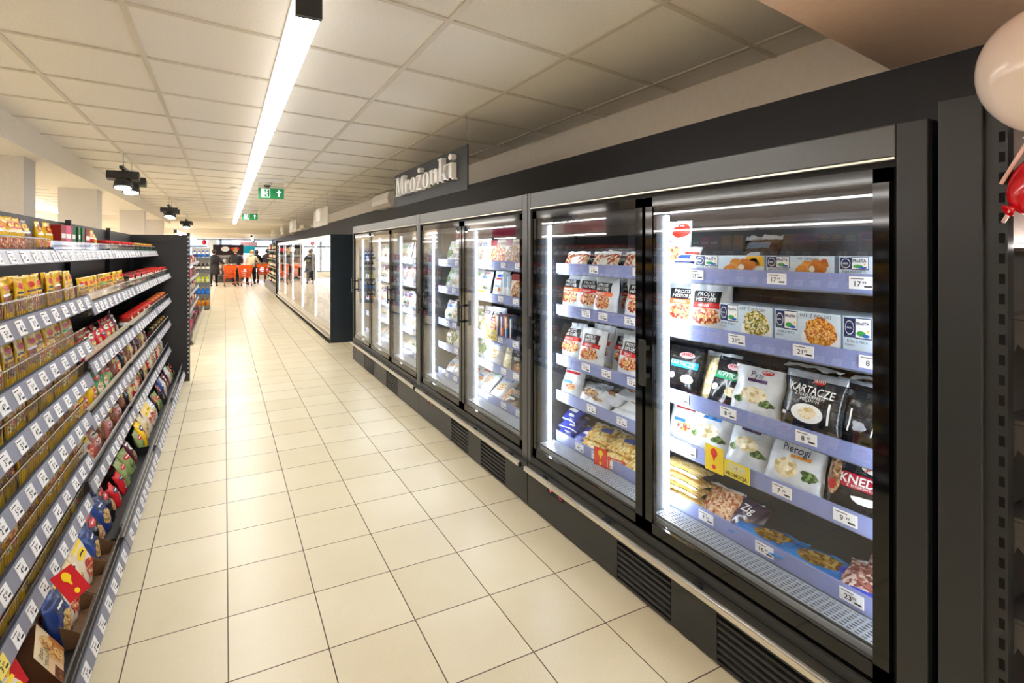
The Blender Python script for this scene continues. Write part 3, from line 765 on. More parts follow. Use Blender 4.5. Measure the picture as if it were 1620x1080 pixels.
def k_knedle():
    b = bag('dumpling_bag', .22, .20, .085, [FILMB, FILMB], seal=.08, seed=15, wr=.009)
    b.ell('food_picture', -.72, .45, .26, .36, F_NUT, .0016, 16, 3, .1, 3); b.rect('red_band', -.45, .34, .95, .60, P(0xb81f3a, .35), .002)
    b.text('KNEDLE', .2, .49, .029, WHT, .02); b.text('z truskawkami', .2, .39, .012, WHT); b.ell('brand_oval', .45, .74, .42, .08, WHT); b.text('JAWO', .45, .74, .016, BRED, .02)
    b.ell('strawberry', -.75, .3, .15, .1, BRED, .0024, 12); b.ell('white_sauce', .3, .18, .5, .08, WHT, .0018, 16, 3, .4, 2); return b
def k_kopytka(band=GRN, nm='KOPYTKA', seed=5):
    b = bag('dumpling_bag', .19, .205, .07, [FILMB, FILMB], seal=.08, seed=seed, wr=.009)
    b.rect('band', -.8, .46, .85, .63, band, .002); b.text(nm, .0, .56, .022, WHT, .012, .9, -.06); b.ell('brand_oval', .15, .78, .45, .08, P(0xe9c9d0, .35)); b.text('JAWO', .15, .78, .016, BRED, .02)
    b.ell('white_seal', -.55, .24, .2, .08, WHT); b.ell('food_picture', .4, .2, .4, .12, F_DUMP, .0016, 16, 3, .2, 6); return b
def k_clear(seed=6):
    b = bag('gnocchi_bag', .17, .205, .08, [F_DUMP, FILMW], seal=.10, seed=seed, wr=.011); b.rect('green_strip', -.6, .84, .7, .89, P(0x9db47c, .35), .002); return b
def k_bluewhite(seed=8):
    b = bag('fish_bag', .18, .20, .08, [FILMW, FILMW], seed=seed, wr=.010); b.rect('blue_band', -.6, .72, .8, .82, ROYAL, .002); b.rect('red_band', -.6, .60, .7, .68, BRED, .002)
    b.rect('blue_band', -.5, .28, .3, .36, LBLUE, .002); b.ell('food_picture', .2, .18, .5, .12, F_PIZZA, .0016, 16, 3, .2, 2); return b
def k_sausage():
    b = bag('sausage_bag', .15, .15, .07, [FILMW, FILMW], seed=18, wr=.008); b.rect('blue_band', -.8, .62, .5, .74, ROYAL, .002); b.rect('red_band', -.1, .76, .9, .85, BRED, .002); b.rect('blue_band', -.7, .48, .8, .54, NAVY, .002)
    b.ell('food_picture', -.1, .22, .7, .14, F_RED, .0016, 16, 3, .3, 2); return b
def k_red(seed=3):
    b = bag('frozen_snack_bag', .17, .24, .07, [FILMW, FILMW], seed=seed, wr=.010); b.ell('red_corner', .35, .78, .6, .16, P(0xd22a1c, .35), .0018); b.ell('food_picture', .1, .3, .55, .16, F_PIZZA, .0018, 16, 3, .2, 2); b.text('MAKI', -.4, .55, .02, NAVY, .01); return b
def k_veg(tint=FILMT, band=GRN, seed=1, w=.2, h=.2):
    b = bag('vegetable_bag', w, h, .085, [tint, FILMW], seed=seed, wr=.013, topw=.94); b.rect('band', -.65, .55, .6, .74, band, .002); b.ell('white_label', -.05, .37, .4, .08, WHT, .002); return b
def k_vegw(band=LBLUE, seed=1, pic=None):
    b = bag('vegetable_bag', .205, .205, .085, [FILMW, FILMW], seed=seed, wr=.012); b.ell('food_picture', .0, .33, .68, .24, pic or F_VEG, .0018, 20, 4, .2, seed); b.rect('band', -.6, .66, .65, .80, band, .0022); b.text('MROŻONE', .0, .73, .016, WHT, .01); return b
def k_appetito():
    b = box('pizza_carton', .29, .145, .03, [P(0x3a2220, .35), P(0x5a1f26, .4)])
    b.rect('dark_panel', -1, .12, 1, .98, P(0x2c2023, .35), .0006, 2, 2); b.ell('round_logo', -.6, .55, .28, .42, P(0xe6e2dc, .35), .001); b.ell('round_logo', -.6, .55, .24, .36, P(0xcfc7c0, .35), .0014); b.text('NOVEZZA', -.6, .58, .018, MAROON, .01)
    b.text('GRANDE', .35, .75, .014, WHT); b.text('APPETITO', .35, .50, .030, WHT, .012, .8); b.rect('red_band', -.05, .14, .95, .3, BRED, .001, 2, 2); b.text('SALAMI', .4, .22, .013, WHT); return b
def k_pizza(seed=1):
    b = bag('pizza_pack', .235, .135, .05, [food('film_over_pizza', (0xd8c9b4, 0xb9583f, 0xe9ddc8, 0xa23b2a, 0xcfa070), 44, .2), FILMW], seal=.12, seed=seed, wr=.009); b.ell('label', .1, .52, .42, .22, P(0xe9e3d6, .3), .002, 16, 3, .3, 2); return b
def k_roll(seed=1):
    b = bag('potato_pack', .21, .15, .06, [FILMW, FILMW], seal=.06, bseal=.05, seed=seed, wr=.010); b.ell('food_picture', -.1, .45, .6, .2, F_NUT, .0018, 18, 3, .25, 3); b.text('PROSTE', .1, .7, .016, NAVY, .01); return b
def k_bluepack(seed=1):
    b = bag('spinach_pack', .16, .15, .05, [noisy('royal_blue_film', srgb(0x2a3fb0), srgb(0x1c2c86), 20, .2), FILMW], seal=.05, bseal=.05, seed=seed, wr=.009); b.rect('white_print', -.5, .45, .5, .6, WHT, .002); b.ell('white_print', .3, .25, .3, .08, WHT, .002); return b
def k_yellowpack(seed=1):
    b = bag('fries_pack', .19, .15, .055, [food('film_over_fries', (0xd9b25a, 0xe9cf86, 0xb98a34, 0xf2e2b0), 40, .22), FILMW], seal=.06, seed=seed, wr=.010); b.rect('blue_print', -.1, .5, .7, .75, P(0x3d4fa8, .3), .002); return b
def k_fish_flat(seed=1):
    b = bag('fish_pack', .27, .12, .04, [noisy('light_blue_film', srgb(0x3f8fd8), srgb(0x2c6fb8), 16, .2), P(0x3d8ce0, .25)], seal=.08, bseal=.06, seed=seed, wr=.008); b.ell('food_picture', .2, .5, .62, .36, F_POT, .0018, 18, 3, .15, 2); b.ell('blue_cap', .82, .5, .14, .2, ROYAL, .002); return b
def k_meat(seed=1):
    b = bag('meat_pack', .2, .17, .06, [F_MEAT, FILMW], seal=.06, seed=seed, wr=.009); b.ell('pink_swirl', .05, .5, .62, .32, P(0xb06a62, .3), .0014, 22); b.ell('food_picture', .05, .5, .55, .27, F_MEAT, .002); b.ell('blue_label', .35, .42, .3, .15, ROYAL, .0026, 14); b.text('ryba', .35, .42, .02, WHT, .01); b.rect('blue_band', -.6, .06, .8, .13, ROYAL, .002); return b
def k_pastry(seed=1):
    b = bag('pastry_pack', .24, .12, .035, [F_PASTRY, P(0x2f2a22, .3)], seal=.05, bseal=.05, seed=seed, wr=.006); return b
def k_shred():
    b = bag('vegetable_bag', .17, .15, .06, [food('film_over_shreds', (0xe0b890, 0xc98a5c, 0xf0dcc0, 0xb8573a, 0xe8c9a2), 70, .2), FILMW], seal=.07, seed=21, wr=.013); return b
def k_zig():
    b = bag('potato_bag', .15, .15, .05, [noisy('plum_film', srgb(0x4a3350), srgb(0x2f2036), 12, .2), FILMB], seal=.06, seed=23, wr=.009); b.text('Zig', -.1, .6, .034, WHT, .015); b.ell('food_picture', .3, .25, .4, .14, F_POT, .0018, 14, 3, .3, 4); return b
def k_bistro(h=.2):
    b = box('ready_meal_carton', .2, h, .05, [BLK, P(0x1d1d22, .4)]); b.text('BISTRO', .0, .66, .026, WHT, .012); b.text('kuchnia', .0, .82, .012, WHT); b.ell('food_picture', .0, .27, .85, .26, F_NUT, .0014, 22, 3, .12, 5); return b
def k_slim(c0, c1):
    b = box('slim_carton', .06, .205, .12, [P(c0, .35), P(c0, .35)]); b.rect('upper_band', -1, .55, 1, 1, P(c1, .35), .0008, 2, 2); b.rect('white_stripe', -.2, .05, .3, .95, WHT, .0012, 2, 2); return b
def k_pizzabox(seed):
    b = box('pizza_carton', .25, .22, .045, [P(0xe6ddd2, .35), P(0xb54034, .4)]); b.ell('food_picture', .0, .42, .92, .4, F_NUT if seed else F_PIZZA, .001, 24, 4, .05, 2); b.rect('red_corner', -1, .78, -.2, 1, P(0x8e2a2e, .35), .0016, 2, 2); b.ell('brand_oval', .3, .86, .5, .09, P(0xcbb9a6, .35), .0018); b.text('GUSEPPE', .3, .86, .018, MAROON, .01); return b

# ------------------------------------------------------------------ stock the freezer shelves
SHNAME = ('top', 'second', 'third', 'fourth', 'lowest')
def stock(door, rows):
    """rows: {shelf: [(y, kind key, factory, colour words, lean, dx, yaw)]}; things counted from the left (far) end"""
    for si, items in rows.items():
        z = SHELVES[si]-.0275
        cnt = {}
        for n, it in enumerate(items):
            y, key, fn, words, lean, dx, yaw = (list(it)+[0., 0.])[:7]
            layer = it[7] if len(it) > 7 else 0
            pk = K(key, fn)
            lab = '%s, %s from left, %s shelf, %s' % (words, ORD[n+1], SHNAME[si], door)
            dep = .05
            flat = abs(lean) > 1.0
            zz = z+(.026 + layer*.045 if flat else .001)
            x = XF+SHX+.008+dep+dx if not flat else XF+SHX+.012+dx
            drop(pk, (x, y, zz), (-lean, 0, R(-90)+yaw), lab, 'frozen food', 'frozen packs on the %s shelf, %s' % (SHNAME[si], door))
D1, D2 = 'nearest door', 'second door'
boxA = lambda: fish_box('ZŁOTE PALUSZKI', F_FISH, .112, True, .335); boxB = lambda: fish_box('ZŁOTE PALUSZKI', F_FISH, .112, False, .25); boxC = lambda: fish_box('FISH NUGGETS', F_FISH, .112, False, .25)
bkA = lambda: fish_box('RYBA Z PIECA', F_GREEN, .165, False, .238); bkB = lambda: fish_box('RYBA Z PIECA', F_BAKE, .165, False, .238); bkC = lambda: fish_box('RYBA Z PIECA', F_BAKE, .165, False, .238)
stock(D1, {
 0: [(1.80, 'red', k_red, 'white snack bag with red corner', .1), (1.725, 'sausage', k_sausage, 'white bag with blue and red bands', .12, -.01), (1.56, 'clearveg', lambda: k_veg(FILMY, P(0x7f8a98,.3), 3), 'dark clear-film pack behind the fish cartons', .5, .22, 0),
     (1.495, 'boxA', boxA, 'blue and white fish carton with yellow flash', 0, .06), (1.192, 'boxB', boxB, 'blue and white carton of fish fingers', 0, .06), (.925, 'boxC', boxC, 'blue and white fish carton by the door edge', 0, .06)],
 1: [(1.775, 'hist1b', lambda: k_history(1), 'white dumpling bag with black panel', .22, .02, .2), (1.60, 'hist2', lambda: k_history(2), 'front white bag with black panel and red band', .2, -.025, .12),
     (1.412, 'bkA', bkA, 'pale fish carton with herb bake picture', 0, .06), (1.164, 'bkB', bkB, 'pale fish carton with orange crumb bake picture', 0, .06), (.918, 'bkC', bkC, 'pale fish carton cut off by the door edge', 0, .06)],
 2: [(1.80, 'kteal', lambda: k_kopytka(TEAL, 'KARTACZE', 3), 'black bag with teal band', .25, .04, .1), (1.655, 'clear', k_clear, 'clear bag of pale gnocchi', .42, .09, .1), (1.555, 'kopytka', k_kopytka, 'black bag with green band', .4, .02, -.08),
     (1.385, 'pyzy', k_pyzy, 'silvery white bag with purple band', .3, -.01, .05), (1.165, 'kart', k_kartacze, 'black bag with big white chalk lettering', .28, -.01, 0), (1.035, 'black', k_black, 'black bag with chalk drawings', .25, .03, -.15), (.955, 'black', k_black, 'black bag with chalk drawings, turned', .25, .02, -.3), (.875, 'black', k_black, 'last black bag at the right post', .3, .03, -.4),
     (1.21, 'sealed', k_sealed, 'bottom black silver-sealed bag of the farther pile', -1.72, .40, .04, .9), (1.22, 'sealed', k_sealed, 'lower black silver-sealed bag of the farther pile', -1.72, .36, -.05, 2.4), (1.20, 'sealed', k_sealed, 'upper black silver-sealed bag of the farther pile', -1.72, .35, .08, 3.9), (1.22, 'sealed', k_sealed, 'topmost black silver-sealed bag of the farther pile', -1.72, .33, .0, 5.4),
     (.985, 'sealed', k_sealed, 'bottom black silver-sealed bag of the nearer pile', -1.72, .40, -.04, .9), (.975, 'sealed', k_sealed, 'lower black silver-sealed bag of the nearer pile', -1.72, .36, .06, 2.4), (.99, 'sealed', k_sealed, 'upper black silver-sealed bag of the nearer pile', -1.72, .35, -.06, 3.9), (.98, 'sealed', k_sealed, 'topmost black silver-sealed bag of the nearer pile', -1.72, .33, .05, 5.4)],
 3: [(1.80, 'bw', k_bluewhite, 'white bag with blue and red bands', .3, .05, .1), (1.63, 'pyzyb', lambda: k_pyzy(LBLUE, 'Pyzy', 11), 'white dumpling bag with small blue band', .4, .01, .1), (1.445, 'pyzyp', lambda: k_pyzy(PURP, 'Pierogi', 13), 'white bag with purple band and round dumplings', .42, .02, -.05),
     (1.225, 'pierogi', k_pierogi, 'crumpled white bag of pierogi', .34, -.015, .06), (1.005, 'knedle', k_knedle, 'black bag with wide red band', .32, -.01, .04), (.875, 'black', k_black, 'black bag half hidden by the post', .3, .06, -.3),
     (1.34, 'black', k_black, 'black bag lying behind the white ones', 1.2, .17, .3)],
 4: [(1.75, 'pastry', k_pastry, 'golden pastry pack, bottom of the stack', PI/2, .0, .0, 0), (1.76, 'pastry', k_pastry, 'golden pastry pack, second of the stack', PI/2, .01, .04, 1), (1.745, 'pastry', k_pastry, 'golden pastry pack, third of the stack', PI/2, .0, -.03, 2), (1.755, 'pastry', k_pastry, 'golden pastry pack, top of the stack', PI/2, .01, .02, 3),
     (1.575, 'shred', k_shred, 'clear bag of shredded orange vegetables', .75, .01, .1), (1.455, 'zig', k_zig, 'plum bag with big white lettering', .75, .01, -.1), (1.33, 'fishflat', k_fish_flat, 'flat light blue fish pack', 1.40, .0, .15), (1.15, 'fishflat', k_fish_flat, 'flat light blue fish pack', 1.35, .0, .2), (.95, 'meat', k_meat, 'lower pink meat pack with blue label', 1.25, .0, .15), (.93, 'meat', k_meat, 'upper pink meat pack with blue label', 1.25, .13, .1, 1)],
})
stock(D2, {
 0: [(2.64, 'appet', k_appetito, 'dark pizza carton with round logo, back row', .02, .16), (2.34, 'appet', k_appetito, 'middle dark pizza carton, back row', .02, .16), (2.03, 'appet', k_appetito, 'nearest dark pizza carton, back row', .02, .16),
     (2.60, 'pizza1', k_pizza, 'clear pizza pack in front', .3, .0), (2.33, 'pizza2', lambda: k_pizza(5), 'middle clear pizza pack in front', .3, .0), (2.06, 'pizza1', k_pizza, 'clear pizza pack next to the mullion', .3, .0)],
 1: [(2.66, 'hist1', lambda: k_history(1), 'white bag with orange band', .2, .02, .2), (2.49, 'hist2b', lambda: k_history(8), 'white bag with orange band, leaning', .2, .03, .15), (2.29, 'hist1', lambda: k_history(1), 'big white bag with orange band in front', .14, -.02, -.05), (2.19, 'hist2b', None, 'white bag with orange band behind', .15, .09, .1), (2.04, 'hist1', None, 'white bag with orange band by the mullion', .15, .0, .1)],
 2: [(2.66, 'hist3', lambda: k_history(3), 'white bag with red band', .25, .02, .3), (2.48, 'hist3c', lambda: k_history(2), 'white bag with red band behind', .1, .13, 0), (2.42, 'hist4', lambda: k_history(4), 'white bag with red band in front', .2, -.02, .1), (2.25, 'hist3', None, 'white bag with red band pushed back', .15, .10, .1), (2.11, 'hist4', None, 'white bag with red band by the mullion', .18, .0, -.05)],
 3: [(2.64, 'bw2', lambda: k_bluewhite(14), 'upright white bag with blue band', .3, .0, .15), (2.48, 'roll1', k_roll, 'white pack slumped over', .7, .03, .3), (2.36, 'roll2', lambda: k_roll(4), 'lower white pack lying down', 1.3, .0, .1, 0), (2.14, 'roll1', None, 'white pack lying at front', 1.3, .0, .05, 0), (2.30, 'roll2', None, 'white pack second in the pile', 1.3, .05, -.1, 1), (2.08, 'roll1', None, 'white pack on the pile by the mullion', 1.3, .04, .1, 1), (2.16, 'roll2', None, 'white pack topping the pile', 1.3, .08, 0, 2)],
 4: [(2.66, 'blue1', k_bluepack, 'lower royal blue pack', 1.2, .0, .1, 0), (2.64, 'blue2', lambda: k_bluepack(5), 'middle royal blue pack', 1.2, .02, .2, 1), (2.67, 'blue1', None, 'upper royal blue pack', 1.1, .04, .05, 2), (2.50, 'blue2', None, 'royal blue pack at the right of the stack', 1.1, .02, .1, 0), (2.40, 'fries', k_yellowpack, 'lower yellow fries pack', 1.15, .0, .1, 0), (2.38, 'fries2', lambda: k_yellowpack(4), 'upper yellow fries pack', 1.1, .04, .2, 1), (2.21, 'fries', None, 'yellow fries pack lying flat', 1.2, .0, -.1, 0), (2.19, 'fries2', None, 'yellow fries pack with blue print on top', 1.05, .04, .1, 1), (2.03, 'fries', None, 'yellow fries pack by the mullion', 1.2, .0, .1, 0)],
})
D3, D4 = 'third door', 'fourth door'
stock(D3, {
 0: [(3.60, 'pbx', lambda: k_pizzabox(0), 'white and red bread carton', .12, .02, .1), (3.38, 'pbx2', lambda: k_pizzabox(1), 'white carton with brown picture', .12, .03), (3.13, 'pbx', None, 'white and red carton at right', .12, .02), (2.9, 'pbx2', None, 'white carton at the post', .12, .04)],
 1: [(3.64, 'bw', None, 'white bag with blue and red bands', .2, .04, .2), (3.55, 'kblk', k_black, 'black bag standing behind', .1, .14), (3.43, 'slimw', lambda: k_slim(0xdfe6ee, 0x8fb4d8), 'pale slim carton', 0., .02), (3.36, 'slimw', None, 'pale slim carton', 0., .02), (3.19, 'pbx2', None, 'tilted carton of brown pieces', .16, -.02, .12), (2.95, 'pbx2', None, 'carton by the near post', .1, .04)],
 2: [(3.66, 'hist3', None, 'white and red dumpling bag', .2, .02, .15), (3.53, 'slimb', lambda: k_slim(0x2d5ea8, 0xd88a3a), 'blue and orange slim carton', 0., .02), (3.46, 'slimo', lambda: k_slim(0xe07a30, 0x27448c), 'orange and blue slim carton', 0., .02), (3.39, 'slimb', None, 'blue and orange slim carton, third of the row', 0., .02), (3.32, 'slimn', lambda: k_slim(0x1c2233, 0x3b4252), 'dark slim carton', 0., .02), (3.18, 'bistro', k_bistro, 'black meal carton', .05, .02), (2.95, 'bistro', None, 'black meal carton by the post', .05, .04)],
 3: [(3.63, 'vegb', lambda: k_vegw(LBLUE, 3), 'white bag with blue band', .25, .0, .1), (3.48, 'clear', None, 'clear bag of pale gnocchi', .3, .03, .1), (3.36, 'vegt', lambda: k_veg(FILMT, BLK, 4), 'dark clear-film bag', .3, .08), (3.24, 'bistrob', lambda: k_bistro(.2), 'black ready-meal carton', .1, .0, .05), (2.97, 'bistrob', None, 'black ready-meal carton at the post', .1, .02)],
 4: [(3.62, 'vegb', None, 'white bag with blue band lying', .9, .0, .2), (3.47, 'shred', None, 'clear bag of orange shreds', .9, .0, .1), (3.33, 'vegt2', lambda: k_veg(FILMY, P(0x9aa0a8,.3), 7, .19, .15), 'brown clear-film pack', 1.1, .0, .2), (3.15, 'vegt2', None, 'brown clear-film pack by the others', 1.1, .03, -.1), (3.0, 'roll1', None, 'white pack at the right', 1.2, .0, .1)],
})
r5 = random.Random(5)
def auto(door, ya, yb, n=6):
    pool = [('vegg', lambda: k_vegw(GRN, 2), 'white vegetable bag with green band'), ('vegb', lambda: k_vegw(LBLUE, 3), 'white vegetable bag with blue band'), ('vegp', lambda: k_vegw(PURP, 5), 'white vegetable bag with purple band'), ('vegt', None, 'clear-film bag of greens'),
            ('vegr', lambda: k_vegw(BRED, 6, F_RED), 'white bag with red band'), ('vegl', lambda: k_vegw(P(0x86b83a, .35), 8, F_LEAF), 'white bag of green leaves'), ('bw2', None, 'white bag with blue and red bands'), ('pyzyb', None, 'white bag with small blue band')]
    rows = {}
    for s in range(5):
        its = []
        for i in range(n):
            k = pool[(s*3+i*2+int(ya*7)) % len(pool)] if r5.random() < .6 else r5.choice(pool)
            y = yb-.085-(yb-ya-.19)*i/(n-1)
            its.append((y, k[0], k[1], k[2], .12+.15*r5.random() if s < 4 else .75, .01+.03*r5.random(), r5.uniform(-.15, .15)))
        rows[s] = its
    stock(door, rows)
auto(D4, 3.77, 4.70); auto('fifth door', 4.815, 5.73); auto('sixth door', 5.75, 6.65); auto('farthest freezer door', 6.67, 7.56)

# ------------------------------------------------------------------ promotion flags on the rails
def talker(loc, rz, label, c0, c1, txt='PROMOCJA', tilt=0., s=1., group='promotion flags', second=True, c2=None):
    """card with a fat exclamation mark and a price strip beside it, facing -y before turning"""
    t = thing('promotion_flag', label, 'shelf flag', loc, 0, group); t.rotation_euler = (tilt, 0, rz); t.scale = (s, s, s)
    MB().box(-.045, -.001, -.055, .045, .001, .055).build('card', c0, t)
    m = MB(); e = -.0016
    top = [(.0, -.016)]
    pts = [(.017*math.cos(a)*(1 if math.sin(a) > -.2 else .75), .022+.024*math.sin(a)) for a in [2*PI*i/20 for i in range(20)]]
    drop_ = [(math.copysign(1, x)*min(abs(x), .017)*(1 if z > .01 else .62), z if z > .0 else z*1.0-.006) for x, z in pts]
    m.prism([(x, e, z) for x, z in drop_], (0, .0004, 0))
    m.prism([(.010*math.cos(2*PI*i/14), e, -.034+.010*math.sin(2*PI*i/14)) for i in range(14)], (0, .0004, 0))
    m.build('exclamation_mark', c1, t)
    if second:
        x0, x1 = .05, .165
        MB().box(x0, -.001, -.047, x1, .001, .022).build('price_strip', c2 or c0, t)
        MB().box(x0+.02, -.0016, -.018, x1-.02, -.0011, .014).build('price_window', P(0xd9cf9a, .4), t)
        q = MB(); put_text(q, txt, lambda x, y: ((x0+x1)/2+x, -.0018, -.034+y), .0145, 0, .02, .92); put_text(q, '- 9 -', lambda x, y: ((x0+x1)/2+x, -.002, -.002+y), .013, 0)
        q.build('lettering', INK if c0 == YEL else P(0xf2e2a0, .4), t)
    return t
ORED = P(0xe0321e, .35)
talker((XF+SHX-.022, 1.515, .712), R(-90), 'yellow exclamation flag with price strip on the rail behind the nearest door', YEL, ORED, c2=P(0xe9d53a, .4))
talker((XF+SHX-.022, 2.25, .452), R(-75), 'red exclamation flag low behind the second door', ORED, YEL, s=.95, c2=P(0xd8402c, .4))
talker((XF+SHX-.022, 3.66, .965), R(-90), 'yellow exclamation flag on the rail behind the third door', YEL, ORED, s=1.2)
talker((XF+SHX-.03, 3.95, 1.25), R(-70), 'red exclamation flag and yellow strip behind the fourth door', ORED, YEL, s=1.1, c2=YEL)
talker((XF+SHX-.03, 3.93, 1.52), R(-70), 'topmost red exclamation flag behind the fourth door', ORED, YEL, s=1., second=False)
# ================================================================== tall cooler and wine shelf beyond the freezers
def tall_cooler(y0, y1, nd, label):
    t = thing('tall_cooler', label, 'cooler', (1.66, y0, 0), 0)
    L = y1-y0; H = 1.9
    CM = noisy('midnight_blue_steel', srgb(0x26303a), srgb(0x29333e), 40, .35)
    MB().box(.0, 0, .0, .87, .05, H).build('end_panel', CM, t, .006)
    MB().box(.0, L-.05, .0, .87, L, H).build('end_panel', CM, t, .006)
    MB().box(.84, .05, .06, .87, L-.05, H).build('back_panel', INNER, t)
    MB().box(.02, .05, H-.055, .84, L-.05, H-.005).build('canopy', WHITE, t)
    MB().box(.012, .05, H-.068, .05, L-.05, H-.056).build('light_strip', emitter('cooler_canopy_light', (1, .97, .92), 5), t)
    MB().box(.03, .05, .02, .84, L-.05, .2).build('base', STEEL, t)
    for z in (.06, .13): MB().box(.0, .06, z, .028, L-.06, z+.045).build('bumper', STEEL, t, .006)
    MB().box(-.03, .02, .0, .03, L-.02, .018).build('kick_strip', BLACKR, t)
    MB().box(-.045, .04, .085, -.005, L-.04, .105).build('toe_rail', STEEL, t, .004)
    dl = (L-.1)/nd
    for i in range(nd):
        a = .05+dl*i; b = a+dl-.006
        fr = MB().box(.012, a, .22, .03, a+.03, H-.07).box(.012, b-.03, .22, .03, b, H-.07).box(.012, a+.03, .22, .03, b-.03, .25).box(.012, a+.03, H-.1, .03, b-.03, H-.07)
        d = fr.build('door', STEEL, t)
        q = MB().box(.016, a+.03, .25, .024, b-.03, H-.1); q.m = [1]*6; q.m[5] = 0
        q.build('glass', [clear('cooler_glass', (.9, .92, .92), .22), TRANS], d)
        MB().box(-.04, b-.07, 1.0, .011, b-.03, 1.2).build('handle', BLACKG, d, .004)
        MB().box(.05, b-.02, .25, .075, b-.002, H-.1).build('led_bar', emitter('cooler_led', (1, .98, .93), 9.), t)
    for z in (.3, .62, .92, 1.22, 1.5): MB().box(.12, .06, z-.03, .82, L-.06, z-.012).build('shelf', INNER, t)
    return t
tall_cooler(9.1, 19.2, 5, 'tall dark-sided dairy cooler with five reflecting glass doors')
rc = random.Random(11)
TUB = []
for i, (c0, c1) in enumerate(((0xf2efe8, 0x3c7fc4), (0xf4e6a0, 0xc94a2c), (0xe8eef2, 0x2d8a54), (0xd9c9b8, 0x8a3550), (0xf3f3f0, 0xdc8a2a), (0x3b4252, 0xc9c9c9))):
    m = MB().box(-.045, -.04, 0, .045, .04, .14); m.m = [0]*6; m.m[1] = 1; m.box(-.046, -.0415, .03, .046, -.0405, .10, 1)
    TUB.append(m.mesh('dairy_carton', [P(c0, .4), P(c1, .4)]))
TUBW = ('white and blue', 'yellow and red', 'white and green', 'beige and maroon', 'white and orange', 'dark grey')
n = 0
for si, z in enumerate((.3, .62, .92, 1.22, 1.5)):
    y = 9.3; k = 0
    while y < 18.9:
        q = rc.randrange(6); k += 1
        o = bpy.data.objects.new('dairy_carton', TUB[q]); col.objects.link(o); o.location = (1.66+.2, y, z-.0115); o.rotation_euler = (0, 0, R(-90)); o.scale = (1.6, 1.3, 1.4)
        tag(o, 'small %s dairy carton on %s cooler shelf behind reflecting glass' % (TUBW[q], ('lowest', 'second lowest', 'middle', 'second highest', 'highest')[si]), 'dairy carton', '%s dairy cartons, cooler shelf %d' % (TUBW[q], si+1))
        y += .42+.25*rc.random()
t = thing('wine_shelf', 'shelf run with dark end fin and bottles past the tall cooler', 'shelf', (1.66, 19.3, 0))
MB().box(-.03, 0, 0, .87, .12, 1.97).build('end_fin', noisy('midnight_blue_steel', srgb(0x26303a), srgb(0x29333e)), t, .005)
MB().box(.8, .12, 0, .85, 6.0, 1.95).build('back_panel', P(0x6b5a4c, .6), t)
MB().box(.0, .12, 0, .8, 6., .3).build('base', P(0x8d8a86, .5), t)
for z in (.6, .95, 1.3, 1.65): MB().box(.1, .13, z-.03, .8, 5.98, z).build('shelf', P(0x9a958c, .5), t)
def bottle_mesh(cb, cl, cc, h=.3, r=.037):
    return MB().lathe([(r*.9, 0), (r, .01), (r, h*.58), (r*.95, h*.63), (r*.42, h*.76), (r*.36, h*.94), (r*.4, h*.95), (r*.4, h), (r*.2, h)], 12, [0, 0, 0, 0, 0, 0, 2, 2, 2]).lathe([(r*1.01, h*.18), (r*1.02, h*.2), (r*1.02, h*.5), (r*1.01, h*.52)], 12, 1).mesh('bottle', [P(cb, .15), P(cl, .5), P(cc, .4)])
BOT = [bottle_mesh(0x1c2a18, 0xe8e2d0, 0x6b1a22), bottle_mesh(0x2a0f14, 0xd9c79a, 0x1c1c1c), bottle_mesh(0x6a7d3a, 0xf0ead8, 0xb99a3a), bottle_mesh(0x3a1c10, 0xb5332a, 0xc9a24a)]
BW = ('dark green', 'dark red', 'pale green', 'brown')
for si, z in enumerate((.3, .6, .95, 1.3, 1.65)):
    for k in range(13):
        q = rc.randrange(4); o = bpy.data.objects.new('wine_bottle', BOT[q]); col.objects.link(o); o.location = (1.66+.17, 19.6+.43*k, z+.0005)
        tag(o, '%s wine bottle on shelf %s of the run past the cooler' % (BW[q], ('lowest', 'second', 'third', 'fourth', 'top')[si]), 'bottle', '%s bottles, wine shelf row %d' % (BW[q], si+1))

# ================================================================== end gondola at the right edge, balloons
t = thing('end_gondola', 'black empty metal gondola with slotted upright at the right edge', 'shelf', (1.71, .585, 0), 0)
MB().box(.0, .008, 0, 1.2, .098, 2.0).build('spine', BLACKM, t, .003)
ug = noisy('gunmetal_shelf_steel', srgb(0x55514f), srgb(0x5a5654), 120, .4, .2)
u = MB().box(.012, -.034, 0, .045, .0075, 1.985)
u.build('upright', BLACKM, t)
sl = MB()
for i in range(38): sl.box(.0105, -.029, .12+i*.05, .0118, -.018, .145+i*.05)
sl.build('upright_slots', P(0x050506, .7), t)
MB().box(.046, -.003, .05, 1.2, .007, 1.62).build('back_panel', ug, t)
MB().box(.046, -.006, 1.625, 1.2, .007, 1.99).build('header_panel', noisy('brushed_pinkish_steel', srgb(0xa89c96), srgb(0xb0a49d), 60, .3, .6), t)
MB().box(.10, -.05, 1.610, 1.15, -.031, 1.617).build('light_strip', emitter('shelf_strip_warm', (1, .92, .86), 30.), t)
MB().box(.10, -.054, 1.600, 1.15, -.0075, 1.609).build('strip_carrier', ug, t)
for i, z in enumerate((1.43, 1.17, .93, .68, .42)):
    D = .40
    prof = [(-.033, z), (-.30, z+.0), (-D, z-.01), (-D, z-.05)]
    for j in range(1, 12):
        a = j/11; prof.append((-D+.02+a*(D-.06), z-.06-.075*math.sin(PI*min(1, a*1.0))**.6 * (1 if a < .85 else .8) - .006*math.sin(a*22)))
    prof.append((-.033, z-.08))
    sh = MB().box(.05, -D, z+.002, 1.18, -.0075, z+.012).box(.05, -D-.012, z-.03, 1.18, -D-.001, z+.018).build('shelf', ug, t)
    MB().prism([(.050, a, b) for a, b in prof], (.003, 0, 0)).build('bracket', ug, sh)
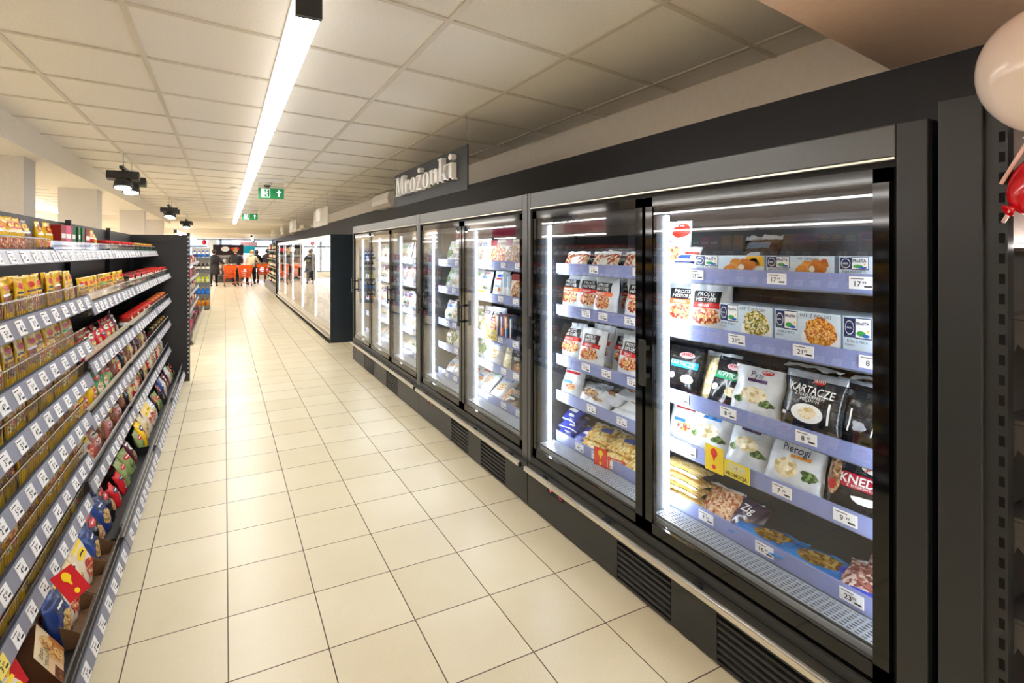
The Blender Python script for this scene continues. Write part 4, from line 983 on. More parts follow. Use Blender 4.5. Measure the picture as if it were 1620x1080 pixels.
MB().box(.05, -.42, 0.0, 1.18, -.0075, .13).build('base_shelf', BLACKM, t, .003)

def balloon(o, rad, color, label, to, tilt):
    t = thing('balloon', label, 'balloon', o)
    mt = principled('balloon_%s' % color, srgb(0xf3e4dc) if color == 'white' else srgb(0xd10f1e), .12, spec=.6)
    def fn(p):
        z = p.z; s = 1.0 if z > 0 else 1-.22*z*z*abs(z)
        return Vector((p.x*s, p.y*s, z*(1.0 if z > 0 else 1.22)))
    ax = tilt.normalized(); q = Vector((0, 0, 1)).rotation_difference(ax)
    b = MB().ball((0, 0, 0), rad, rad, rad*1.08, 32, 22, 0, fn).build('skin', mt, t); b.rotation_mode = 'QUATERNION'; b.rotation_quaternion = q
    kn = -ax*rad*1.32
    k = MB().lathe([(.004, .02), (.006, .008), (.005, .0), (.016, -.014), (.013, -.016), (.0, -.004)], 12).build('knot', mt, t); k.rotation_mode = 'QUATERNION'; k.rotation_quaternion = q; k.location = kn
    MB().tube([kn-ax*.004, Vector(to)-Vector(o)], .0045, 8).build('stick', P(0xf0c9c0, .4), t)
    return t
balloon((1.735, .485, 2.045), .125, 'white', 'white balloon on a stick at the top right corner', (1.712, .56, 1.765), Vector((.11, -.13, 1.)))
balloon((1.762, .465, 1.765), .085, 'red', 'red balloon on a stick below the white one', (1.713, .556, 1.672), Vector((.5, -.5, .45)))

# ================================================================== left gondola
BAYS = [(.36, 1.73), (1.73, 3.10), (3.10, 4.46), (4.46, 5.83), (5.83, 7.20)]
BN = ('nearest left bay', 'wire-fronted left bay', 'third left bay', 'fourth left bay', 'last left bay')
ZA = (1.575, 1.354, 1.141, .975, .785, .578, .381, .11); ZB = (1.575, 1.31, 1.013, .735, .42, .11)
def fx(i, n): return -.72 if i == 0 else (-.435 if i == n-1 else -.583)
GB = noisy('gondola_black_steel', srgb(0x232426), srgb(0x27282a), 80, .45)
PT = ('4 49', '3 99', '4 99', '3 29', '5 49', '2 99')
rg = random.Random(3)
for bi, (ya, yb) in enumerate(BAYS):
    Z = ZA if bi < 2 else ZB
    L = yb-ya
    t = thing('shelf_bay', 'black gondola bay on the left, %s' % ('out of sight nearest the camera' if bi == 0 else 'second, with wire-fronted shelves of yellow sachets' if bi == 1 else 'third, just past the wire fronts' if bi == 2 else 'fourth, with clear shelf fronts' if bi == 3 else 'last, closed by the tall black end panel'), 'shelf', (-1.0, ya, 0), 0, 'bays of the left gondola')
    MB().box(-.03, .002, .02, -.002, L-.002, 1.80).build('back_panel', GB, t)
    up = MB().box(-.0015, -.0, .0, .03, .025, 1.82)
    up.build('upright', BLACKM, t)
    MB().box(-.03, .002, .0, .50, L-.002, .055).build('plinth', GB, t)
    for si, z in enumerate(Z):
        X = fx(si, len(Z))+1.0
        s = MB().box(.031, .004, z-.030, X-.022, L-.004, z-.014).box(.031, .004, z-.013, X-.022, .0065, z+.045)
        so = s.build('shelf', GB, t)
        # slanted ticket rail
        tl = .014
        MB().prism([(X-.021, 0.006, z+.030), (X-.016, .006, z+.032), (X+.006, .006, z-.026), (X+.001, .006, z-.030)], (0, L-.012, 0)).build('price_rail', RAILG, so)
        MB().box(X-.026, .004, z+.028, X-.0215, L-.004, z+.036).build('rail_edge', P(0x3a3b40, .4), so)
        if bi < 2:
            w = MB(); zt = z+.082
            for k in range(int((L-.02)/.021)): w.box(X-.0355, .012+k*.021, z-.012, X-.034, .0136+k*.021, zt)
            w.box(X-.0385, .008, zt, X-.0325, L-.008, zt+.005); w.box(X-.037, .008, z+.02, X-.033, L-.008, z+.023)
            w.build('wire_front', CHROME, so)
        elif si < len(Z)-1:
            MB().box(X-.036, .008, z-.012, X-.033, L-.008, z+.075).build('clear_front', CLEAR, so)
            MB().box(X-.0375, .008, z+.0755, X-.0315, L-.008, z+.079).build('clear_front_edge', P(0xb9b4b0, .3), so)
        else:
            MB().box(X-.037, .006, z-.012, X-.031, L-.006, z+.10).build('clear_front', CLEAR, so)
            MB().box(X-.040, .006, z+.10, X-.028, L-.006, z+.112).build('clear_front_edge', P(0x66686a, .3), so)
        step = .132 if bi < 2 else .125
        k = 0; y = .09+rg.random()*.03
        while y < L-.05:
            pm = price(rg.choice(PT), yellow=(bi == 1 and si == 6 and 0.15 < y < .3), w=.066, h=.05)
            o = bpy.data.objects.new('price_ticket', pm); col.objects.link(o); o.parent = so
            o.location = (X-.0035, y, z+.0015); o.rotation_euler = (R(-21), 0, R(90))
            y += step*(.8+.4*rg.random()) if bi > 1 else step*(.92+.16*rg.random()); k += 1
ep = thing('gondola_side', 'tall black gondola end panel with perforated upright at the far end', 'panel', (-1.03, 7.215, 0))
MB().box(0, .0, .0, .61, .02, 1.80).box(.0, -.012, 1.72, .56, -.0005, 1.80).build('board', GB, ep)
MB().box(.611, -.01, .0, .645, .03, 1.825).build('upright', BLACKM, ep)
sl = MB()
for i in range(33): sl.box(.6455, .004, .1+i*.052, .6462, .016, .12+i*.052); sl.box(.622, -.0108, .1+i*.052, .634, -.0103, .12+i*.052)
sl.build('upright_slots', P(0xd9d4c4, .5), ep)

# ---- small packs for the left gondola
def sachet(name, w, h, t, mats, seed, design, nx=16, ny=22, seal=.08, wr=.004, topw=1.):
    return bag(name, w, h, t, mats, seal=seal, bseal=.05, seed=seed, wr=wr, nx=nx, ny=ny, design=design, topw=topw)
GOLD = noisy('gold_film', srgb(0xe2b81f), srgb(0xcf9f14), 20, .25)
def d_spice(pic_lo=.28, pic_hi=.60, oval=True):
    def f(u, v, side):
        if side > 0: return 0
        if pic_lo < v < pic_hi and abs(u) < .85: return 1
        if .62 < v < .70 and abs(u) < .75: return 3
        return 0
    return f
F_STEW = food('picture_stew', (0x7a3b1e, 0xa85a2a, 0x4c2413, 0xd39a54, 0x5e6b2a), 120, .35)
F_PASTA = food('picture_pasta', (0xe3c27a, 0xc9903c, 0xa84a24, 0xf0dca8, 0x6a7a35), 100, .35)
def k_sp(i):
    cfg = [([GOLD, F_STEW, BRED, BLK], .28, .60), ([GOLD, F_PASTA, BRED, MAROON], .2, .58), ([GOLD, F_DARK, BRED, WHT], .3, .62), ([noisy('olive_gold_film', srgb(0xb9962a), srgb(0x9a7a1c), 20, .25), F_STEW, BRED, GRN], .25, .6)][i]
    b = sachet('seasoning_sachet', .105, .168, .022, cfg[0], i+1, d_spice(cfg[1], cfg[2]), wr=.005)
    b.ell('oval_border', 0, .80, .62, .088, YEL, .0008, 16, 2); b.ell('brand_oval', 0, .80, .52, .07, BRED, .0014, 16, 2); b.ell('dish_picture', .1, .40, .6, .14, F_RED if i % 2 else F_DARK, .0012, 16, 2, .2, i)
    return b
def k_pouch(c, pic, lab):
    b = sachet('sauce_pouch', .105, .185, .045, [c, pic, lab, BEIGE], 5, d_spice(.1, .5), seal=.06, wr=.006)
    b.ell('label', 0, .80, .62, .09, lab, .0012, 16, 2); b.ell('brand_oval', 0, .80, .4, .045, BRED if lab != BRED else YEL, .0018, 14, 2)
    return b
def k_box(c, pic, band, w=.092, h=.178, d=.045, nm='sauce_box'):
    b = box(nm, w, h, d, [c, c]); b.rect('picture', -.9, .06, .9, .5, pic, .0006, 2, 2); b.rect('band', -.8, .6, .8, .74, band, .0006, 2, 2); return b
def k_jar(lid, glass, lab):
    m = MB().lathe([(.033, 0), (.036, .006), (.036, .085), (.03, .1)], 14)
    r = Pack('sauce_jar', .07, .12, lambda u, v: (u*.03, -.037, v*.12), m, [glass])
    k = MB().lathe([(.033, .0985), (.034, .103), (.034, .116), (.032, .119)], 14); r.kid('lid', k, lid)
    k = MB().lathe([(.0365, .02), (.0367, .022), (.0367, .072), (.0365, .074)], 14); r.kid('paper_label', k, lab); return r
def k_snack(c, pic, w=.16, h=.2, t=.06, seed=1):
    b = sachet('snack_bag', w, h, t, [c, c], seed, lambda u, v, s: 0, nx=12, ny=14, wr=.010)
    lab = (WHT, BRED, YEL, BEIGE, NAVY)[seed % 5]
    b.ell('food_picture', .05, .32, .66, .2, pic, .0014, 18, 3, .2, seed); b.ell('label', -.05, .66, .6, .1, lab, .0018, 18, 3); b.rect('band', -.4, .65, .3, .69, INK if lab in (WHT, YEL, BEIGE) else WHT, .0026, 6, 2)
    if seed % 2: b.rect('top_band', -.8, .80, .8, .86, lab, .0018, 8, 2)
    return b
PK = {}
def pk(key):
    if key in PK: return PK[key]
    f = {
     'sp0': lambda: k_sp(0), 'sp1': lambda: k_sp(1), 'sp2': lambda: k_sp(2), 'sp3': lambda: k_sp(3),
     'pouch': lambda: k_pouch(noisy('brown_pouch_film', srgb(0x5b3322), srgb(0x74452c), 12, .3), F_STEW, YEL), 'pouchp': lambda: k_pouch(P(0xc9748e, .3), F_PASTA, LBLUE), 'pouchr': lambda: k_pouch(GOLD, F_RED, BRED),
     'boxg': lambda: k_box(P(0x0f6b3a, .35), F_RED, MAROON), 'boxr': lambda: k_box(P(0x8e1f26, .35), F_RED, WHT), 'boxp': lambda: k_box(P(0xe04f84, .35), F_PASTA, WHT), 'boxw': lambda: k_box(P(0x1f5a35, .35), F_VEG, WHT), 'boxy': lambda: k_box(P(0xe6c11c, .35), F_PASTA, BRED),
     'jarr': lambda: k_jar(BRED, P(0x8e2a1c, .12), WHT), 'jarw': lambda: k_jar(BRED, P(0xd9c9b0, .15), BEIGE), 'jarg': lambda: k_jar(P(0xc9a23a, .3), P(0x6b3a1c, .12), GRN), 'jarb': lambda: k_jar(BLK, P(0x3a2416, .12), MAROON),
     'redbag': lambda: k_snack(P(0xc2182b, .25), F_PASTA, .13, .17, .05, 3), 'yelbag': lambda: k_snack(P(0xf0c21a, .25), F_RED, .17, .2, .07, 4), 'grnbag': lambda: k_snack(P(0x1c8a3f, .25), F_VEG, .17, .2, .07, 6), 'brnbag': lambda: k_snack(noisy('brown_snack_film', srgb(0x6b3a22), srgb(0x8a5230), 14, .25), F_DARK, .16, .19, .06, 7),
     'pinkbag': lambda: k_snack(P(0xb96a5a, .25), F_MEAT, .16, .18, .06, 8), 'bluebag': lambda: k_snack(noisy('navy_pasta_film', srgb(0x1c2f6b), srgb(0x2a4a9a), 10, .22), F_PASTA, .17, .21, .06, 9), 'whtbag': lambda: k_snack(FILMW, F_VEG, .16, .2, .06, 10), 'blkbag': lambda: k_snack(FILMB, F_NUT, .17, .2, .06, 11),
     'ricebag': lambda: k_snack(P(0xe3cf9c, .3), F_PASTA, .15, .22, .055, 13), 'redblock': lambda: k_snack(P(0xd01f2a, .25), F_MEAT, .12, .13, .05, 14), 'winebag': lambda: k_snack(MAROON, F_NUT, .14, .19, .05, 15), 'herbbag': lambda: k_snack(P(0x8a9a5c, .3), F_LEAF, .16, .17, .06, 16),
     'crisp': lambda: k_snack(P(0xe9d9c2, .3), F_RED, .17, .22, .06, 17),
    }[key]
    PK[key] = f(); return PK[key]
WORD = dict(sp0='yellow seasoning sachet', sp1='gold pasta-sauce sachet', sp2='yellow roast sachet', sp3='olive-gold sachet', pouch='brown sauce pouch', pouchp='pink sauce pouch', pouchr='gold pouch with tomato picture', boxg='green sauce box', boxr='dark red sauce box', boxp='pink sauce box', boxw='green and white box', boxy='yellow box',
    jarr='red sauce jar', jarw='pale jar with red lid', jarg='gold-lidded jar', jarb='black-lidded jar', redbag='red soup bag', yelbag='yellow snack bag', grnbag='green snack bag', brnbag='brown snack bag', pinkbag='pinkish meat snack bag', bluebag='navy pasta bag', whtbag='white bag', blkbag='black bag', ricebag='beige noodle bag', redblock='small red pack', winebag='maroon pack', herbbag='green herb bag', crisp='cream bag with red print')
def shelf_row(bi, si, seq, pitch, lean=.1, back=0., y0=.09, y1=None, jit=.006, tall=1.):
    """one row of packs on shelf si of bay bi, counted from the left (near) end"""
    ya, yb = BAYS[bi]; Z = ZA if bi < 2 else ZB; z = Z[si]-.0125; X = fx(si, len(Z))
    nm = 'top lowest'.split()
    sn = 'top' if si == 0 else 'lowest' if si == len(Z)-1 else ORD[si+1]
    y = ya+y0; k = 0
    while y < (ya+(y1 or (yb-ya)))-.05:
        key = seq[k % len(seq)]; p = pk(key); k += 1
        y_ = y+rg.uniform(-jit, jit)
        d = .046+max(.013, .5*{'jar': .075, 'box': .046}.get(key[:3], .03))
        sg = {'sp': 0}.get(key[:2], 1)
        o = drop(p, (X-d-back-rg.random()*.006-(.025 if key[:2] not in ('sp', 'ja', 'bo') else 0), y_, z+.001), (-(lean+rg.uniform(-.03, .05)) if key[:3] not in ('jar', 'box') else 0, rg.uniform(-.05, .05) if key[:3] not in ('jar', 'box') else 0, R(90)+rg.uniform(-.12, .12)),
             '%s, %s from left%s, %s shelf, %s' % (WORD[key], ORD[k], ' in back row' if back else '', sn, BN[bi]), 'grocery pack', '%s row on the %s shelf, %s' % ('back' if back else 'front', sn, BN[bi]))
        y += pitch*(1+rg.uniform(-.05, .05))
    return k
S = ['sp0', 'sp0', 'sp2', 'sp1', 'sp1', 'sp0', 'sp3', 'sp2', 'sp0', 'sp1']
def rot(l, n): return l[n:]+l[:n]
for bi, y0 in ((0, 1.02), (1, .06)):
    for si in range(1, 7):
        shelf_row(bi, si, rot(S, si*3 % 10), .112, .10, 0, y0)
        shelf_row(bi, si, rot(S, si*2+1), .118, .02, .05, y0+.05) if si < 5 else None
shelf_row(1, 0, ['pouch', 'pouchr', 'pouch', 'pouchp', 'pouch', 'pouch', 'pouch', 'pouchp', 'pouchp', 'pouchr', 'pouchr', 'pouchr'], .098, .12, .0, .10)
shelf_row(1, 0, ['boxy', 'pouchr', 'sp3', 'boxy', 'boxy', 'sp3', 'boxy', 'boxw'], .11, .0, .10, .1)
shelf_row(0, 0, ['pouch', 'pouch', 'pouchr'], .1, .1, .0, 1.0)
shelf_row(2, 0, ['pouchr', 'pouchr', 'boxr', 'boxp', 'boxw', 'boxw', 'boxg', 'boxr', 'jarr', 'jarr'], .105)
shelf_row(3, 0, ['jarr', 'jarr', 'jarr', 'jarw'], .082); shelf_row(4, 0, ['jarg', 'jarg', 'jarw', 'jarg'], .082)
shelf_row(2, 1, ['sp0', 'sp0', 'sp1', 'sp0', 'sp0', 'sp3', 'sp3', 'sp0', 'sp1', 'sp0', 'sp2'], .1); shelf_row(3, 1, ['jarb', 'jarw', 'jarw', 'jarw'], .082); shelf_row(4, 1, ['jarw', 'jarr', 'jarr'], .082)
shelf_row(3, 1, ['jarb', 'jarb', 'jarr'], .085, 0, .085); shelf_row(4, 1, ['jarr'], .085, 0, .085)
shelf_row(2, 2, ['winebag', 'redblock', 'redbag', 'redbag', 'redbag', 'redblock', 'redbag', 'redbag'], .135, .25); shelf_row(3, 2, ['jarr', 'jarr', 'jarw', 'jarr'], .082); shelf_row(4, 2, ['jarr', 'jarg', 'jarr'], .082)
shelf_row(2, 3, ['redbag', 'yelbag', 'yelbag', 'grnbag', 'grnbag', 'herbbag', 'brnbag'], .165, .25); shelf_row(3, 3, ['blkbag', 'brnbag', 'ricebag', 'winebag'], .16, .2); shelf_row(4, 3, ['jarb', 'jarg', 'jarb'], .082)
shelf_row(2, 4, ['pinkbag', 'pinkbag', 'crisp', 'pinkbag', 'brnbag', 'pinkbag', 'brnbag'], .16, .3); shelf_row(3, 4, ['brnbag', 'blkbag', 'ricebag', 'redbag', 'crisp'], .165, .25); shelf_row(4, 4, ['redbag', 'crisp', 'herbbag', 'whtbag'], .165, .2)
shelf_row(2, 5, ['blkbag', 'bluebag', 'blkbag', 'redblock', 'redblock', 'herbbag', 'herbbag', 'winebag'], .162, .45, .04); shelf_row(3, 5, ['herbbag', 'yelbag', 'ricebag', 'crisp', 'crisp', 'whtbag', 'blkbag'], .165, .35, .03); shelf_row(4, 5, ['blkbag', 'bluebag', 'whtbag', 'winebag', 'winebag', 'whtbag', 'herbbag'], .165, .3, .03)
shelf_row(2, 5, ['redblock', 'redblock', 'redbag', 'brnbag'], .19, .3, .18, .4)
# shelf-ready cartons with bags on the lowest near shelf
CARD = noisy('brown_cardboard', srgb(0x6e5238), srgb(0x7a5c40), 50, .8)
def tray(y, L, label, h=.12):
    t = thing('cardboard_tray', label, 'carton', (-.62, y, .0985), 0, 'shelf-ready cartons on the lowest shelf')
    MB().box(-.13, -L/2, .0, .13, L/2, .004).build('tray_base', CARD, t)
    MB().box(.126, -L/2, .0045, .13, L/2, h*.45).build('front_lip', CARD, t)
    MB().box(-.13, -L/2, .0045, -.126, L/2, h).build('back_wall', CARD, t)
    for s in (-1, 1): MB().prism([(-.1255, s*L/2-(.004 if s > 0 else 0), .0045), (.1255, s*L/2-(.004 if s > 0 else 0), .0045), (.1255, s*L/2-(.004 if s > 0 else 0), h*.45), (.02, s*L/2-(.004 if s > 0 else 0), h), (-.1255, s*L/2-(.004 if s > 0 else 0), h)], (0, .004, 0)).build('side_wall', CARD, t)
    return t
ty = [(1.96, .28, 'blkbag', 'black noodle bags'), (2.52, .24, 'bluebag', 'navy pasta bags'), (2.77, .24, 'ricebag', 'beige noodle bags'), (2.99, .18, 'bluebag', 'navy bags by the bay joint')]
for k, (y, L, key, w) in enumerate(ty):
    tray(y, L, 'brown cardboard tray of %s on lowest shelf' % w)
    for j in range(2 if L > .2 else 1):
        for b in range(3):
            drop(pk(key if (j+b) % 2 == 0 else ('crisp' if k < 3 else 'ricebag')), (-.55-.07*b, y+(j-.5)*.115*(L > .2), .104), (-.3, 0, R(90)+rg.uniform(-.15, .15)), '%s, %s of %s in tray of %s' % (WORD[key if (j+b) % 2 == 0 else ('crisp' if k < 3 else 'ricebag')], ('front', 'middle', 'rear')[b], 'left' if j == 0 else 'right', w), 'grocery pack', 'packs in the tray of '+w)
sb = box('soup_carton', .20, .15, .11, [P(0xe8c79a, .35), P(0x5a3a26, .4)])
sb.rect('upper_picture', -1, .55, 1, 1, P(0xefd9ae, .35), .0006, 2, 2); sb.text('Zupa', -.55, .80, .022, BLK, .0); sb.text('CEBULOWA', -.42, .62, .017, BLK, .012)
sb.ell('bowl', .30, .42, .50, .46, P(0xdcb07a, .35), .001, 26); sb.ell('soup_picture', .30, .44, .42, .38, F_SOUP, .0014, 24, 4); sb.ell('onion', .82, .3, .16, .3, P(0xc97a3a, .35), .0016, 14); sb.rect('dark_base', -1, 0, -.35, .3, F_DARK, .0008, 2, 2)
drop(sb, (-.56, 2.265, .0985), (-.55, 0, R(90)+.22), 'onion soup carton with bowl picture at the bottom left corner', 'soup carton', 'soup cartons')
drop(sb, (-.70, 2.26, .0985), (-.3, 0, R(90)+.05), 'second onion soup carton behind the corner one', 'soup carton', 'soup cartons')
talker((-.515, 2.37, .365), R(62), 'red card with yellow exclamation mark on the lowest rail at left', P(0xc4101a, .4), YEL, tilt=-.75, s=1.05, second=False)
talker((-.60, 2.05, .285), R(70), 'red card cut off by the bottom left corner', P(0xc4101a, .4), YEL, tilt=-.5, s=1., second=False)
# ================================================================== farther shelving on the left
WG = P(0xdad6cf, .5)
t = thing('far_gondola', 'pale gondola run beyond the black end panel on the left', 'shelf', (-1.0, 9.9, 0))
MB().box(-.04, 0, 0, -.01, 4.9, 1.55).build('back_panel', WG, t)
for z, X in ((.12, .5), (.45, .40), (.75, .40), (1.05, .40), (1.35, .40)):
    s = MB().box(-.009, 0, z-.03, X, 4.9, z-.012).build('shelf', P(0x77787c, .5), t)
    MB().box(X+.001, 0, z-.04, X+.01, 4.9, z+.02).build('price_rail', P(0xc9c9cf, .4), s)
MB().box(.511, 0, .05, .53, 4.9, .22).build('bumper', STEEL, t)
pkc = [('boxr', 'red'), ('boxw', 'green and white'), ('whtbag', 'white'), ('redbag', 'red bag'), ('boxp', 'pink'), ('jarw', 'pale jar')]
for si, (z, X) in enumerate(((.12, .5), (.45, .4), (.75, .4), (1.05, .4), (1.35, .4))):
    for k in range(16):
        key = pkc[(si*2+k*k) % 6][0]
        drop(pk(key), (-1.0+X-.075, 10.15+.29*k, z-.0105), (0, 0, R(90)), '%s on %s shelf of the pale gondola, %s from near end' % (WORD[key], ('lowest', 'second', 'third', 'fourth', 'top')[si], ORD[k+1]), 'grocery pack', 'packs of the pale gondola, shelf %d' % (si+1))
# rack of bottles facing the camera
t = thing('bottle_rack', 'five-shelf end rack of coloured bottles facing the camera', 'shelf', (-.58, 15.75, 0))
for x in (-.22, .20): MB().box(x, .30, 0, x+.02, .33, 1.75).build('upright', P(0xb9b6b0, .5), t)
MB().box(-.22, .33, .05, .22, .345, 1.7).build('back_panel', WG, t)
BZ = (.10, .42, .74, 1.08, 1.42)
for i, z in enumerate(BZ):
    d = .0 if i == 0 else .08
    s = MB().box(-.22, d, z-.04, .22, .30, z-.0).build('shelf', P(0x5c5e62, .5), t)
    MB().box(-.22, d-.015, z-.07, .22, d-.001, z+.01).build('shelf_lip', P(0x6a6c70, .5), s)
MB().box(-.20, .02, 0, .20, .30, .03).build('plinth', BLACKM, t)
def fat_bottle(c, lab, cap, h=.2, r=.045):
    return MB().lathe([(r*.9, 0), (r, .012), (r, h*.62), (r*.55, h*.8), (r*.4, h*.84), (r*.4, h), (r*.2, h)], 12, [0, 0, 0, 0, 2, 2, 2]).lathe([(r*1.01, h*.15), (r*1.02, h*.17), (r*1.02, h*.5), (r*1.01, h*.52)], 12, 1).mesh('bottle', [c, lab, cap])
rows = [(fat_bottle(P(0xe59a1a, .15), P(0xd97f12, .3), BLK), 'amber'), (fat_bottle(P(0x1f6fd6, .15), P(0x2f86e6, .3), WHT), 'blue'), (fat_bottle(P(0xc9d62a, .2), P(0xe9e9a0, .3), P(0x6a8a2a, .3)), 'lime green'), (fat_bottle(P(0x3a3026, .2), P(0xe9e6dc, .4), BLK), 'dark'), (fat_bottle(P(0xeef0f4, .2), P(0x2f6fc4, .3), ROYAL), 'white and blue')]
for i, (me, w) in enumerate(rows):
    for k in range(4):
        o = bpy.data.objects.new('squat_bottle', me); col.objects.link(o); o.location = (-.58-.155+.103*k, 15.75+.16, BZ[i]+.0005)
        tag(o, '%s squat bottle, %s from left on the end rack' % (w, ORD[k+1]), 'bottle', w+' bottles on the end rack')
for k in range(4):
    o = bpy.data.objects.new('squat_bottle', rows[3][0]); col.objects.link(o); o.location = (-.58-.155+.103*k, 15.75+.16, 1.4205+.0); o.location.z = BZ[4]+.0005
    o.location.y += .1
    tag(o, 'dark squat bottle, %s from left behind the white ones on the top rack shelf' % ORD[k+1], 'bottle', 'dark bottles, top of the end rack')
# shelving and lit fascia seen between the columns
t = thing('wall_shelving', 'wall shelving with bright fascia seen between the columns', 'shelf', (-5.0, 2.0, 0))
MB().box(-.5, 0, 0, -.4, 21, 2.1).build('back_panel', WG, t)
MB().box(-.4, 0, 2.12, .0, 21, 2.36).build('fascia', P(0xf1e6e4, .5), t)
for z in (.2, .6, 1.0, 1.4, 1.75): MB().box(-.399, 0, z-.03, .0, 21, z).build('shelf', WG, t)
for zz, yy in ((2.40, 0.), (2.02, 0.)): MB().box(.002, yy, zz, .03, 21., zz+.035).build('light_strip', emitter('shelf_light_strip', (1, .96, .93), 16.), t)
for k in range(3):
    tag(MB().box(-.02, 0, 0, .01, 1.6, .26).build('aisle_poster', P((0xe9a8b4, 0xc4306a, 0xe4b0c0)[k], .5), None, loc=(-4.978, 10.0+4.2*k, 2.11)), ('pale pink', 'deep pink', 'rose')[k]+' poster on the bright fascia beyond the columns', 'poster')

# ================================================================== tills: rack, posters, trolleys
t = thing('magazine_rack', 'low shelf rack with dark header before the shop front', 'shelf', (.28, 29.6, 0))
MB().box(-.82, .25, 0, .62, .3, 1.9).build('back_panel', P(0xcfc6c2, .5), t)
hd = MB().box(-.82, .14, 1.42, .62, .249, 1.95).build('header', P(0x2a1d24, .5), t)
MB().prism([(-.25+.2*math.cos(2*PI*i/24), .138, 1.72+.13*math.sin(2*PI*i/24)) for i in range(24)], (0, -.004, 0)).build('white_oval', WHT, hd)
MB().prism([(.22+.2*(math.sin(a)**3), .138, 1.70+.15*(.81*math.cos(a)-.31*math.cos(2*a)-.12*math.cos(3*a)-.06*math.cos(4*a))) for a in [2*PI*i/30 for i in range(30)]], (0, -.004, 0)).build('red_heart', P(0xe0303c, .4), hd)
for z in (.12, .42, .72, 1.02, 1.3): MB().box(-.82, -.1, z-.03, .62, .249, z).build('shelf', P(0x6d6a6c, .5), t)
mags = [MB().box(-.07, -.015, 0, .07, .015, .19).mesh('magazine', P(c, .4)) for c in (0xd9c9c4, 0x8a3a40, 0x39424f, 0xe6e0d6, 0xb86a4a)]
MW = ('pale', 'maroon', 'slate', 'cream', 'terracotta')
for i, z in enumerate((.12, .42, .72, 1.02)):
    for k in range(7):
        q = (i*3+k*2) % 5; o = bpy.data.objects.new('boxed_snack', mags[q]); col.objects.link(o); o.location = (.28-.7+.21*k, 29.58, z+.0005)
        tag(o, '%s box on the %s shelf of the rack by the shop front' % (MW[q], ('lowest', 'second', 'third', 'fourth')[i]), 'box', '%s boxes, rack shelf %d' % (MW[q], i+1))
for (x, z, w, h, c, lab) in ((1.25, 1.70, .62, .42, 0x1fb4cf, 'cyan poster in the shop window'), (1.25, 2.02, .9, .22, 0xe6b7c6, 'pink poster over the cyan one'), (2.6, 1.62, .75, .5, 0xbfe0ee, 'pale blue poster at right in the shop window'), (-.62, 1.9, .5, .7, 0xdfe6ee, 'pale poster at left in the shop window')):
    tag(MB().box(-w/2, 0, -h/2, w/2, .012, h/2).build('window_poster', P(c, .5), None, loc=(x, Y1R-.06, z)), lab, 'poster')
def trolley(x, y, rz, label, c=0xf0641c):
    t = thing('shopping_trolley', label, 'shopping trolley', (x, y, 0), rz, 'orange shopping trolleys'); OR = P(c, .35)
    b = MB()
    def ring(z, w, l0, l1): return [(-w, l0, z), (w, l0, z), (w, l1, z), (-w, l1, z)]
    lo, hi = ring(.42, .19, -.30, .32), ring(.95, .27, -.38, .48)
    for q in (lo, hi): b.tube(q, .014, 6, closed=True)
    for i in range(4):
        a, a2 = Vector(lo[i]), Vector(lo[(i+1) % 4]); c1, c2 = Vector(hi[i]), Vector(hi[(i+1) % 4]); n = 8
        for j in range(n):
            f = j/n; b.tube([a.lerp(a2, f), c1.lerp(c2, f)], .010, 5)
        for f in (.2, .4, .6, .8): b.tube([a.lerp(c1, f), a2.lerp(c2, f)], .010, 5)
    for j in range(6): b.tube([(-.19+.076*j, -.3, .42), (-.19+.076*j, .32, .42)], .008, 5)
    b.box(-.262, -.375, .80, .262, -.365, .95); b.build('basket', OR, t)
    fr = MB()
    for s in (-1, 1): fr.tube([(s*.2, -.33, .42), (s*.23, -.36, .14), (s*.23, .4, .12)], .013, 6); fr.tube([(s*.19, .3, .42), (s*.23, .4, .13)], .013, 6)
    fr.tube([(-.23, -.36, .16), (.23, -.36, .16)], .012, 6); fr.build('frame', P(0xc9622c, .4), t)
    h = MB().tube([(-.24, -.36, .95), (-.25, -.47, 1.02), (.25, -.47, 1.02), (.24, -.36, .95)], .016, 6).build('handle', P(0xd9cdb8, .4), t)
    for sx in (-.22, .22):
        for sy in (-.33, .37):
            w = MB().lathe([(.02, -.014), (.055, -.014), (.055, .014), (.02, .014)], 12, 0, (sx, sy, .0555), Matrix.Rotation(R(90), 3, 'Y')); w.build('wheel', BLACKR, t)
    return t
trolley(.22, 25.9, R(2), 'orange shopping trolley in the middle of the far aisle')
trolley(.86, 26.0, R(8), 'orange trolley half hidden behind the middle one')
trolley(1.86, 28.1, R(-30), 'orange shopping trolley pushed by the person in the cream jacket')
def skin_obj(name, verts, edges, mat, parent, sub=1, root=0):
    me = bpy.data.meshes.new(name); me.from_pydata([v[:3] for v in verts], edges, []); me.materials.append(mat)
    o = bpy.data.objects.new(name, me); col.objects.link(o)
    if parent: o.parent = parent
    sk = o.modifiers.new('skin', 'SKIN'); sk.use_smooth_shade = True
    for i, v in enumerate(verts):
        me.skin_vertices[0].data[i].radius = v[3] if isinstance(v[3], tuple) else (v[3], v[3]); me.skin_vertices[0].data[i].use_root = (i == root)
    s = o.modifiers.new('subdivision', 'SUBSURF'); s.levels = sub; s.render_levels = sub
    return o
SKIN = principled('skin', srgb(0xd8a488), .5)
